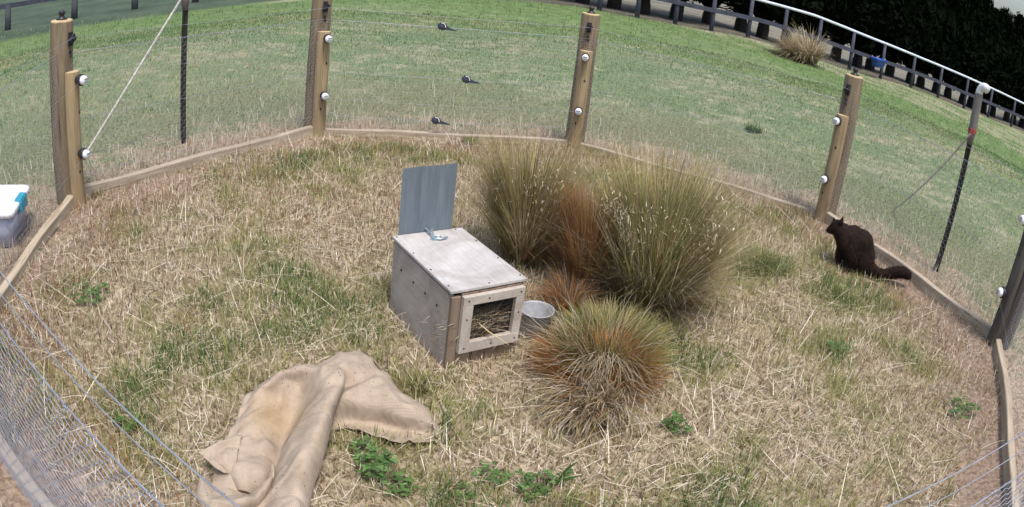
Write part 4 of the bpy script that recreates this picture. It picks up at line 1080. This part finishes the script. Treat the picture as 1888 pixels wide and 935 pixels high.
def ball(bm, c, r, rot=0.0, depth=None):
    """ellipsoid: r = (across, up, deep), turned by rot in the upright plane"""
    ca, sa = math.cos(rot), math.sin(rot); A = Vector(PR * ca + np.array([0, 0, sa])); B = Vector(-PR * sa + np.array([0, 0, ca])); D = Vector(PN3)
    Mx = Matrix((A, B, D)).transposed().to_4x4(); Mx.translation = Vector(c)
    bmesh.ops.create_uvsphere(bm, u_segments=20, v_segments=14, radius=1.0, matrix=Mx @ Matrix.Diagonal((r[0], r[1], r[2], 1)))


def remeshed(name, bm, vox, smooth_it, mat, parent):
    me = bpy.data.meshes.new(name); bm.to_mesh(me); bm.free(); o = bpy.data.objects.new(name, me); COL.objects.link(o)
    r_ = o.modifiers.new('r', 'REMESH'); r_.mode = 'VOXEL'; r_.voxel_size = vox
    s_ = o.modifiers.new('s', 'SMOOTH'); s_.iterations = smooth_it; s_.factor = 0.5
    dg = bpy.context.evaluated_depsgraph_get(); me2 = bpy.data.meshes.new_from_object(o.evaluated_get(dg))
    bpy.data.objects.remove(o); me2.name = name; me2.materials.clear()
    return link(name, me2, mat, parent, True)


MPX = np.linalg.norm(pp(1580, 470) - pp(1570, 470)) / 10      # metres per pixel at the animal
bm = bmesh.new(); u_ = MPX
ball(bm, pp(1582, 466), (29 * u_, 36 * u_, 30 * u_), 0.55)        # trunk, hunched
ball(bm, pp(1588, 474), (25 * u_, 26 * u_, 29 * u_), 0.2)         # rump
ball(bm, pp(1563, 446), (21 * u_, 27 * u_, 23 * u_), 0.75)        # shoulders
ball(bm, pp(1553, 429), (17 * u_, 16 * u_, 16 * u_), 0.3)         # neck
ball(bm, pp(1572, 438), (21 * u_, 20 * u_, 22 * u_), 0.2)
ball(bm, pp(1588, 450), (22 * u_, 24 * u_, 26 * u_), 0.6)
ball(bm, pp(1544, 418), (13.5 * u_, 12 * u_, 12.5 * u_), 0.15)  # skull
ball(bm, pp(1533, 423), (9 * u_, 7.5 * u_, 7.5 * u_), 0.3)       # muzzle
ball(bm, pp(1527, 424.5), (5 * u_, 4 * u_, 4 * u_), 0.3)
ball(bm, pp(1574, 488, 0.05), (19 * u_, 13 * u_, 12 * u_), 0.15)  # near thigh
ball(bm, pp(1580, 488, -0.06), (19 * u_, 12 * u_, 12 * u_), 0.1)
ball(bm, pp(1557, 497, 0.075), (12 * u_, 4 * u_, 5.5 * u_), 0.02)  # hind feet
ball(bm, pp(1566, 492, -0.07), (12 * u_, 4 * u_, 5.5 * u_), 0.0)
for dpt in (0.03, -0.04):                                          # fore legs to the ground
    for k in range(8):
        s = k / 7; q = pp(1553 - 6 * s - 4 * math.sin(s * 3), 455 + 34 * s + (0 if dpt > 0 else -3), dpt); ball(bm, q, ((9 - 4.5 * s) * u_, (9 - 3 * s) * u_, (8 - 4 * s) * u_))
    ball(bm, pp(1543, 491 + (0 if dpt > 0 else -3), dpt), (7 * u_, 3 * u_, 4 * u_), 0.0)
for dpt, px, py in ((0.045, 1550, 411), (-0.03, 1540, 411)):        # ears
    for k in range(6):
        s = k / 5; tipx, tipy = (1554.5, 399.5) if dpt > 0 else (1536, 401); q = pp(px * (1 - s) + tipx * s, py * (1 - s) + tipy * s, dpt * 0.75)
        ball(bm, q, ((5.6 - 3.8 * s) * u_, (3.8 - 1.8 * s) * u_, (3.2 - 1.8 * s) * u_), 0.2)
# tail root included so that tail and body are one surface
tail = [(1602, 490, 12), (1609, 498, 11.5), (1617, 504, 10.5), (1627, 506, 10.5), (1638, 505, 11), (1649, 503, 11.5), (1659, 502.5, 11.5), (1667, 504, 10.5), (1673, 507.5, 8.5), (1676, 511, 5.5)]
tw = catmull(np.array([[*t_] for t_ in tail], float), 44)
for px, py, r_ in tw[:]: ball(bm, pp(px, py, 0.02), (r_ * u_ * 0.86,) * 3)
poss = thing('possum', 'dark brown furry possum, hunched, pointed ears, thick black tail across the edging board', 'possum', (pb[0], pb[1], 0.0))
inv = Matrix.Translation((-pb[0], -pb[1], 0)); bmesh.ops.transform(bm, matrix=inv, verts=bm.verts)
body = remeshed('body', bm, 0.0055, 14, M['fur'], poss)
# fur
dmesh = body.data; nv = len(dmesh.polygons); cen = np.zeros(nv * 3); nor = np.zeros(nv * 3); ar = np.zeros(nv)
dmesh.polygons.foreach_get('center', cen); dmesh.polygons.foreach_get('normal', nor); dmesh.polygons.foreach_get('area', ar); cen = cen.reshape(-1, 3); nor = nor.reshape(-1, 3)
k = rng.choice(nv, 15000, p=ar / ar.sum()); p = cen[k] + rng.normal(0, 0.002, (len(k), 3)); nn = nor[k]
lo = p + np.array([pb[0], pb[1], 0]); isT = ((lo - pb) @ PR) > (1606 - 1575) * u_
flow = np.where(isT[:, None], PR * 0.9, PR * 0.55 - np.array([0, 0, 0.75])); dr = nn * 0.55 + flow * 0.75 + rng.normal(0, 0.22, nn.shape); dr /= np.linalg.norm(dr, axis=1)[:, None]
headm = ((lo - pb) @ PR) < (1549 - 1575) * u_; ln = np.where(headm, 0.004, 0.011) * (0.6 + 0.7 * rng.random(len(k))); ln = np.where(isT, 0.011, ln)
g = Grass(); col = np.array([(0.020, 0.0125, 0.009)]) * (0.5 + 1.3 * rng.random((len(k), 1))); col[isT] = np.array([0.006, 0.005, 0.005]) * (0.6 + 0.8 * rng.random((isT.sum(), 1)))
g.add(*blades(p, ln, 0.0014 + 0.001 * rng.random(len(k)), np.arctan2(dr[:, 1], dr[:, 0]), np.arccos(np.clip(dr[:, 2], -1, 1)), rng.random(len(k)) * 0.3, col, 2))
m, nt, b = nt_mat('possum_hair'); a_ = nt.nodes.new('ShaderNodeVertexColor'); a_.layer_name = 'tint'; nt.links.new(a_.outputs[0], b.inputs['Base Color']); b.inputs['Roughness'].default_value = 0.7; b.inputs['Specular IOR Level'].default_value = 0.12
link('fur', g.mesh('fur'), m, poss)
for dpt in (0.026, -0.026):
    bm = bmesh.new(); ball(bm, pp(1538.5, 416.5, dpt * 0.95) - np.array([pb[0], pb[1], 0]), (2.2 * u_,) * 3); obj('eye', bm, M['eye'], poss, True)
bm = bmesh.new(); ball(bm, pp(1522.6, 424.5, 0) - np.array([pb[0], pb[1], 0]), (2.1 * u_, 1.7 * u_, 2.2 * u_)); obj('nose', bm, M['nose'], poss, True)

# ------------------------------------------------------------------ plastic tub outside the left netting
c1 = at_z(57, 340, 0.2); c2 = at_z(28, 385, 0.2)
tc = at_z(-18, 372, 0.2); e = (c1 - c2)[:2]; ta = math.atan2(e[1], e[0])
tub = thing('storage_tub', 'clear plastic storage tub with white lid and teal clip outside the left netting', 'storage tub', (tc[0], tc[1], H(tc[0], tc[1])), 0.0)
e1 = e / np.linalg.norm(e); hw = np.linalg.norm(e) * 0.5 + 0.03
lc = (c1[:2] + c2[:2]) / 2; sidev = np.array([-e1[1], e1[0]]); cen_ = lc + sidev * 0.26
tub.location = (cen_[0], cen_[1], H(*cen_)); tub.rotation_euler = (0, 0, math.atan2(e1[1], e1[0]))
bm = bmesh.new()
def rrect(hx, hy, r, z, n=6):
    out = []
    for cx_, cy_, a0 in ((hx - r, hy - r, 0), (-hx + r, hy - r, 1.5708), (-hx + r, -hy + r, 3.1416), (hx - r, -hy + r, 4.7124)):
        for k in range(n): a = a0 + 1.5708 * k / (n - 1); out.append((cx_ + r * math.cos(a), cy_ + r * math.sin(a), z))
    return out
def loft(bm, rings, cap0=True, cap1=True):
    R_ = [[bm.verts.new(q) for q in r] for r in rings]; n = len(R_[0])
    for a, b_ in zip(R_, R_[1:]):
        for k in range(n): bm.faces.new((a[k], a[(k + 1) % n], b_[(k + 1) % n], b_[k]))
    if cap0: bm.faces.new(R_[0][::-1])
    if cap1: bm.faces.new(R_[-1])
hy = 0.25; hx = hw
loft(bm, [rrect(hx - 0.04, hy - 0.04, 0.04, 0.005), rrect(hx - 0.015, hy - 0.015, 0.04, 0.17)]); obj('tub_body', bm, M['tub'], tub, True)
bm = bmesh.new(); loft(bm, [rrect(hx, hy, 0.04, 0.168), rrect(hx + 0.003, hy + 0.003, 0.04, 0.185), rrect(hx, hy, 0.04, 0.196), rrect(hx - 0.02, hy - 0.02, 0.035, 0.2), rrect(hx - 0.035, hy - 0.035, 0.03, 0.193)]); obj('lid', bm, M['white_pl'], tub, True)
bm = bmesh.new(); box(bm, (0.0, -hy - 0.006, 0.172), (0.12, 0.018, 0.062), None, 0.007); box(bm, (0.0, -hy + 0.008, 0.203), (0.11, 0.04, 0.012), None, 0.005); obj('clip_handle', bm, M['teal'], tub, True)

# ------------------------------------------------------------------ weeds
def weed(px, py, label, kind, R=0.08, n=26, pal='green', hgt=0.05):
    w = ground(px, py); t = None; g = Grass()
    if kind == 'clover':
        for _ in range(n):
            r = R * math.sqrt(random.random()); a = random.random() * 6.283; z = hgt * (0.4 + 0.8 * random.random())
            p0 = np.array([r * math.cos(a), r * math.sin(a), 0])
            g.add(*blades(p0[None], np.array([z]), np.array([0.0018]), np.array([random.random() * 6.28]), np.array([0.2]), np.array([0.3]), pick(pal, 1), 2))
            k3 = 3; ya = random.random() * 6.28 + np.arange(k3) * 2.094; top = np.repeat((p0 + np.array([0.0, 0, z]))[None], k3, 0); cl = np.repeat(pick(pal, 1), k3, 0) * (0.8 + 0.4 * rng.random((k3, 1)))
            V, Q, T_, C = blades(top, np.full(k3, 0.010 + 0.010 * random.random()), np.full(k3, 0.008 + 0.005 * random.random()), ya, np.full(k3, 1.15 + 0.3 * random.random()), np.full(k3, 0.4), cl, 4)
            # leaf outline: narrow at the stalk, widest past the middle
            V = V.reshape(k3, 9, 3)
            for s, f_ in enumerate((0.25, 0.9, 1.25, 1.1)):
                mid_ = (V[:, 2 * s] + V[:, 2 * s + 1]) / 2
                for q in (2 * s, 2 * s + 1): V[:, q] = mid_ + (V[:, q] - mid_) * f_
            g.add(V.reshape(-1, 3), Q, T_, C)
    else:
        ya = rng.random(n) * 6.283; V, Q, T_, C = blades(rng.normal(0, R * 0.15, (n, 3)) * np.array([1, 1, 0]), hgt * (0.6 + 0.6 * rng.random(n)), np.full(n, 0.022), ya, 0.15 + 0.9 * rng.random(n), 0.3 + 0.6 * rng.random(n), pick(pal, n), 6)
        V = V.reshape(n, 13, 3)
        for s, f_ in enumerate((0.35, 0.7, 1.1, 1.3, 1.3, 1.1)):
            mid_ = (V[:, 2 * s] + V[:, 2 * s + 1]) / 2
            for q in (2 * s, 2 * s + 1): V[:, q] = mid_ + (V[:, q] - mid_) * f_
        g.add(V.reshape(-1, 3), Q, T_, C)
    o = link('weed_plant', g.mesh('weed_plant'), M['leaf']); o.location = (w[0], w[1], w[2]); tag(o, label, 'weed', 'green weeds in the turf')


weed(690, 872, 'bright green leafy weed just right of the sack, under its right fold', 'clover', 0.06, 46, 'green', 0.06)
weed(735, 905, 'small low green weed at the bottom, between the sack and the dock leaves', 'clover', 0.045, 24, 'green', 0.04)
weed(1022, 895, 'green dock plant with upright broad leaf at the bottom edge', 'dock', 0.08, 7, 'green', 0.10)
weed(985, 905, 'ragged low green weed directly left of the dock plant', 'clover', 0.06, 30, 'green', 0.045)
weed(905, 885, 'sparse low green weed left of the dock plant, below the orange skirt', 'clover', 0.055, 22, 'green', 0.035)
weed(850, 912, 'pale green flat weed at the bottom edge, nearest to the sack', 'clover', 0.04, 16, 'green', 0.025)
weed(1245, 795, 'small dark green weed right of the straw skirt of the front tussock', 'clover', 0.05, 26, 'green', 0.045)
weed(1765, 765, 'dark green weed patch by the edging at the right', 'clover', 0.11, 60, 'green', 0.05)
weed(165, 548, 'dark green weed patch at the far left of the pen floor', 'clover', 0.09, 46, 'green', 0.035)
weed(238, 792, 'small green weed behind the near left wires', 'clover', 0.04, 24, 'green', 0.035)
weed(668, 838, 'tiny green weed touching the lower hem of the sack', 'clover', 0.04, 20, 'green', 0.035)
weed(1545, 648, 'green weed in the turf below the possum', 'clover', 0.08, 34, 'green', 0.04)


def tuft(px, py, label, n, R, h, pals, wd=0.003):
    w = ground(px, py); tussock('grass_tuft', label, w, [('blades', n, R, (h * 0.4, h), 0.7, 0, 0, 0.7, pals, wd, None)], 'green grass tufts', 'grass tuft')


tuft(1405, 492, 'loose yellow green grass tuft between the tallest tussock and the possum', 900, 0.16, 0.13, [('green', 0.3), ('olive', 0.5), ('tan', 0.2)])
tuft(1548, 552, 'soft green grass tuft on the turf just below the possum', 500, 0.13, 0.08, [('green', 0.35), ('olive', 0.5), ('tan', 0.15)])
tuft(1388, 243, 'bright green grass tuft out in the field, above the half buried board', 350, 0.10, 0.10, [('green', 0.9), ('olive', 0.1)], 0.006)
tuft(868, 268, 'yellow green grass tuft at the back board, above the metal flap', 220, 0.05, 0.09, [('green', 0.3), ('olive', 0.7)], 0.004)
tuft(770, 715, 'olive grass tuft between the sack and the front corner of the box', 420, 0.07, 0.07, [('olive', 0.6), ('tan', 0.4)])

# ------------------------------------------------------------------ rail fence and conifer hedge on the right
def fence_pt(px, py_base, dist):
    d_ = ray(px, py_base); k = dist / math.hypot(d_[0], d_[1]); q = EYE + d_ * k; return q


A_ = np.array([-4.0, 13.7]); DIR = np.array([0.976, 0.218]); NRM = np.array([-DIR[1], DIR[0]])


def fxy(s): return A_ + DIR * s


def rail_top(px, py):
    """where the line of sight meets the upright plane of the fence"""
    d_ = ray(px, py); t_ = (A_ @ NRM) / (d_[:2] @ NRM); return EYE + d_ * t_


rf = thing('rail_fence', 'long dark rail fence with a pale top rail along the hedge', 'fence', (0, 0, 0))
tops = [(1186, -52), (1300, -24), (1400, 0), (1500, 28), (1600, 68), (1700, 108), (1800, 150), (1886, 190), (1960, 228)]
tpw = [rail_top(*q) for q in tops]
bases = [(1110, 12), (1250, 42), (1330, 62), (1420, 88), (1500, 108), (1600, 140), (1700, 172), (1800, 210), (1886, 246), (1960, 282)]
bsw = [rail_top(*q) for q in bases]
s_top = np.array([(q[:2] - A_) @ DIR for q in tpw]); z_top = np.array([q[2] for q in tpw])


def ztop(s): return float(np.interp(s, s_top, z_top)) if s > s_top[0] else 1.2


def zbase(s): q = fxy(s); return H(*q)


S0, S1 = 5.6, 33.0
sl_ = np.linspace(S0, S1, 60)
bm = bmesh.new(); tube(bm, [(*fxy(s), ztop(s)) for s in sl_], 0.034, 8); o = obj('top_rail', bm, M['sky_lit_rail'], rf, True); o['label'] = 'top rail, pale with sky reflection'
for fz, r in ((0.50, 0.05),):
    bm = bmesh.new(); vs = []
    for s in sl_:
        z = zbase(s) + (ztop(s) - zbase(s)) * fz; q = fxy(s) - NRM * 0.05
        vs.append([bm.verts.new((q[0] + NRM[0] * a, q[1] + NRM[1] * a, z + b_)) for a, b_ in ((-0.018, -r), (0.018, -r), (0.018, r), (-0.018, r))])
    for a, b_ in zip(vs, vs[1:]):
        for k in range(4): bm.faces.new((a[k], a[(k + 1) % 4], b_[(k + 1) % 4], b_[k]))
    bm.faces.new(vs[0]); bm.faces.new(vs[-1][::-1]); obj('middle_rail', bm, M['rail'], rf)
mids = [(1110, -24), (1180, -12), (1250, 2), (1316, 20), (1383, 36), (1447, 50), (1510, 68), (1571, 88), (1628, 108), (1683, 132), (1733, 152), (1781, 172), (1826, 190), (1868, 212), (1908, 232)]
for px, py in mids:
    w = rail_top(px, py); s = (w[:2] - A_) @ DIR
    if s < S0: continue
    q = fxy(s); zb = zbase(s) - 0.2; bm = bmesh.new(); rod(bm, (q[0], q[1], zb), (q[0], q[1], ztop(s) - 0.03), 0.055, 0.05, 10); obj('post', bm, M['rail'], rf, True)
w = rail_top(1609, 113); s = (w[:2] - A_) @ DIR; q = fxy(s) - NRM * 0.24
feeder = thing('feed_trough', 'small blue trough hanging on the rail fence', 'trough', (q[0], q[1], w[2] - 0.11), math.atan2(DIR[1], DIR[0]))
bm = bmesh.new(); loft(bm, [rrect(0.17, 0.10, 0.05, 0.0), rrect(0.22, 0.15, 0.06, 0.21), rrect(0.235, 0.165, 0.06, 0.215), rrect(0.235, 0.165, 0.06, 0.235), rrect(0.20, 0.135, 0.05, 0.235), rrect(0.15, 0.09, 0.05, 0.03)]); obj('basin', bm, M['blue'], feeder, True)
for x_ in (-0.1, 0.1):
    bm = bmesh.new(); tube(bm, [(x_, 0.15, 0.2), (x_, 0.2, 0.27), (x_, 0.235, 0.25)], 0.012, 6); obj('hook', bm, M['wire'], feeder, True)


# conifers of the shelter belt
def conifer_proto(seed, hgt):
    r_ = np.random.default_rng(seed); t = thing('conifer_tree', 'x', 'tree')
    bm = bmesh.new(); k_ = 9
    tube(bm, [(0.02 * math.sin(k * 1.3 + seed), 0.02 * math.cos(k * 1.7), -0.2 + (hgt * 0.9) * k / k_) for k in range(k_ + 1)], [0.16 * (1 - 0.75 * k / k_) + 0.03 for k in range(k_ + 1)], 9)
    for k in range(10):
        a = r_.random() * 6.28; z = 0.45 + 0.5 * r_.random(); tube(bm, [(0, 0, z), (0.35 * math.cos(a), 0.35 * math.sin(a), z + 0.1), (0.75 * math.cos(a), 0.75 * math.sin(a), z + 0.05)], [0.03, 0.02, 0.008], 5)
    obj('trunk', bm, M['bark'], t, True)
    V, Q, n0 = [], [], 0
    # limbs, each carrying sprays of small flat leaf clumps through the whole depth of the crown
    nb = 210; z = 0.36 + (hgt - 0.49) * r_.random(nb) ** 1.2; a = r_.random(nb) * 6.283
    Rm = 0.95 * np.clip(1 - ((z - 0.6) / (hgt - 0.6)) ** 2.2, 0.05, 1) * (0.75 + 0.45 * r_.random(nb))
    ns = 24; fr_ = 0.15 + 0.85 * r_.random((nb, ns)) ** 0.6
    px_ = (np.cos(a) * Rm)[:, None] * fr_; py_ = (np.sin(a) * Rm)[:, None] * fr_; pz_ = z[:, None] + 0.20 * fr_ + 0.07 * r_.normal(0, 1, (nb, ns))
    px_ += 0.10 * r_.normal(0, 1, px_.shape); py_ += 0.10 * r_.normal(0, 1, py_.shape)
    c_ = np.stack([px_.ravel(), py_.ravel(), pz_.ravel()], 1); n = len(c_)
    # leading shoots: the ragged top
    nt_ = 130; at = r_.random(nt_) * 6.283; rt = 0.5 * np.sqrt(r_.random(nt_)); c2_ = np.stack([rt * np.cos(at), rt * np.sin(at), hgt - 0.35 - rt * 0.5 + 0.5 * r_.random(nt_)], 1)
    c_ = np.concatenate([c_, c2_]); n = len(c_)
    u1 = r_.normal(0, 1, (n, 3)); u1 /= np.linalg.norm(u1, axis=1)[:, None]; u2 = np.cross(u1, r_.normal(0, 1, (n, 3))); u2 /= np.linalg.norm(u2, axis=1)[:, None]
    l1 = (0.10 + 0.09 * r_.random(n))[:, None]; l2 = (0.035 + 0.04 * r_.random(n))[:, None]
    u1[-nt_:] = np.array([0, 0, 1.0]) + 0.2 * u1[-nt_:]; l2[-nt_:] *= 0.5; l1[-nt_:] *= 1.3
    V = np.stack([c_ - u1 * l1, c_ + u2 * l2, c_ + u1 * l1, c_ - u2 * l2], 1).reshape(-1, 3); i = np.arange(n)[:, None] * 4
    # dense shaded heart of old twigs
    bm = bmesh.new(); bmesh.ops.create_icosphere(bm, subdivisions=4, radius=1.0)
    for v in bm.verts:
        co = v.co; k = 1 + 0.25 * (vnoise(co.x * 3 + co.z * 2, co.y * 3 - co.z, 0.8, seed) - 0.5) + 0.2 * (vnoise(co.x * 9 + 5, co.y * 9 + co.z * 9, 0.9, seed + 1) - 0.5)
        zz_ = (co.z * 0.5 + 0.5); R0 = 0.62 * (1 - 0.8 * max(0, zz_ - 0.5) ** 1.5 * 1.6); v.co = Vector((co.x * R0 * k, co.y * R0 * k, 0.40 + zz_ * (hgt - 0.70) + 0.3 * (k - 1)))
    me_ = bpy.data.meshes.new('heart'); bm.to_mesh(me_); bm.free()
    hv = np.zeros(len(me_.vertices) * 3); me_.vertices.foreach_get('co', hv); hv = hv.reshape(-1, 3); ht = np.array([list(p_.vertices) for p_ in me_.polygons]) + len(V); bpy.data.meshes.remove(me_)
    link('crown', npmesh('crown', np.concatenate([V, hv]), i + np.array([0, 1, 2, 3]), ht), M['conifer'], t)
    return t


protos = [conifer_proto(5, 4.7), conifer_proto(8, 4.9), conifer_proto(13, 4.5)]; used = [False] * 3
for k in range(34):
    s = 5.9 + k * 0.92 + (random.random() - 0.5) * 0.3; q = fxy(s) + NRM * (1.7 + 0.35 * random.random()); v_ = k % 3
    o = protos[v_] if not used[v_] else copy_tree(protos[v_]); used[v_] = True
    drop = 0.0 if s < 20 else 0.04 * (s - 20)
    o.location = (q[0], q[1], H(*q) - 0.03); o.rotation_euler = (0, 0, random.random() * 6.28); o.scale = (1, 1, 1.0 - 0.014 * max(0.0, s - 18) + (random.random() - 0.5) * 0.06)
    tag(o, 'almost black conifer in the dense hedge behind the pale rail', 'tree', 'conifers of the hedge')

# ------------------------------------------------------------------ rail fence at the top left
b0 = ground(0, 58); b1 = ground(230, 20); LD = (b1 - b0)[:2]; LL = np.linalg.norm(LD); LD /= LL; LN = np.array([-LD[1], LD[0]])


def lplane(px, py):
    d_ = ray(px, py); t_ = (b0[:2] @ LN) / (d_[:2] @ LN); return EYE + d_ * t_


t = thing('rail_fence', 'low dark rail fence in the far top left corner', 'fence', (0, 0, 0))
r0 = lplane(0, 13); r1 = lplane(50, 0); hgt_l = r0[2] - H(*r0[:2])
dmin = -3.0; dmax = LL + 6
pts = []
for k in range(25):
    q = b0[:2] + LD * (dmin + (dmax - dmin) * k / 24); pts.append((q[0], q[1], H(*q) + hgt_l))
bm = bmesh.new(); vs = [[bm.verts.new((p_[0] + LN[0] * a, p_[1] + LN[1] * a, p_[2] + b_)) for a, b_ in ((-0.03, -0.06), (0.03, -0.06), (0.03, 0.05), (-0.03, 0.05))] for p_ in pts]
for a, b_ in zip(vs, vs[1:]):
    for k in range(4): bm.faces.new((a[k], a[(k + 1) % 4], b_[(k + 1) % 4], b_[k]))
bm.faces.new(vs[0]); bm.faces.new(vs[-1][::-1]); obj('top_rail', bm, M['rail'], t)
sp = [(lplane(px, py)[:2] - b0[:2]) @ LD for px, py in ((15, 40), (138, 15), (249, 2))]; sp = [2 * sp[0] - sp[1]] + sp + [2 * sp[2] - sp[1]]
for s in sp:
    q = b0[:2] + LD * s; bm = bmesh.new(); rod(bm, (q[0], q[1], H(*q) - 0.2), (q[0], q[1], H(*q) + hgt_l + 0.02), 0.085, 0.08, 10); obj('post', bm, M['dark_rail'], t, True)
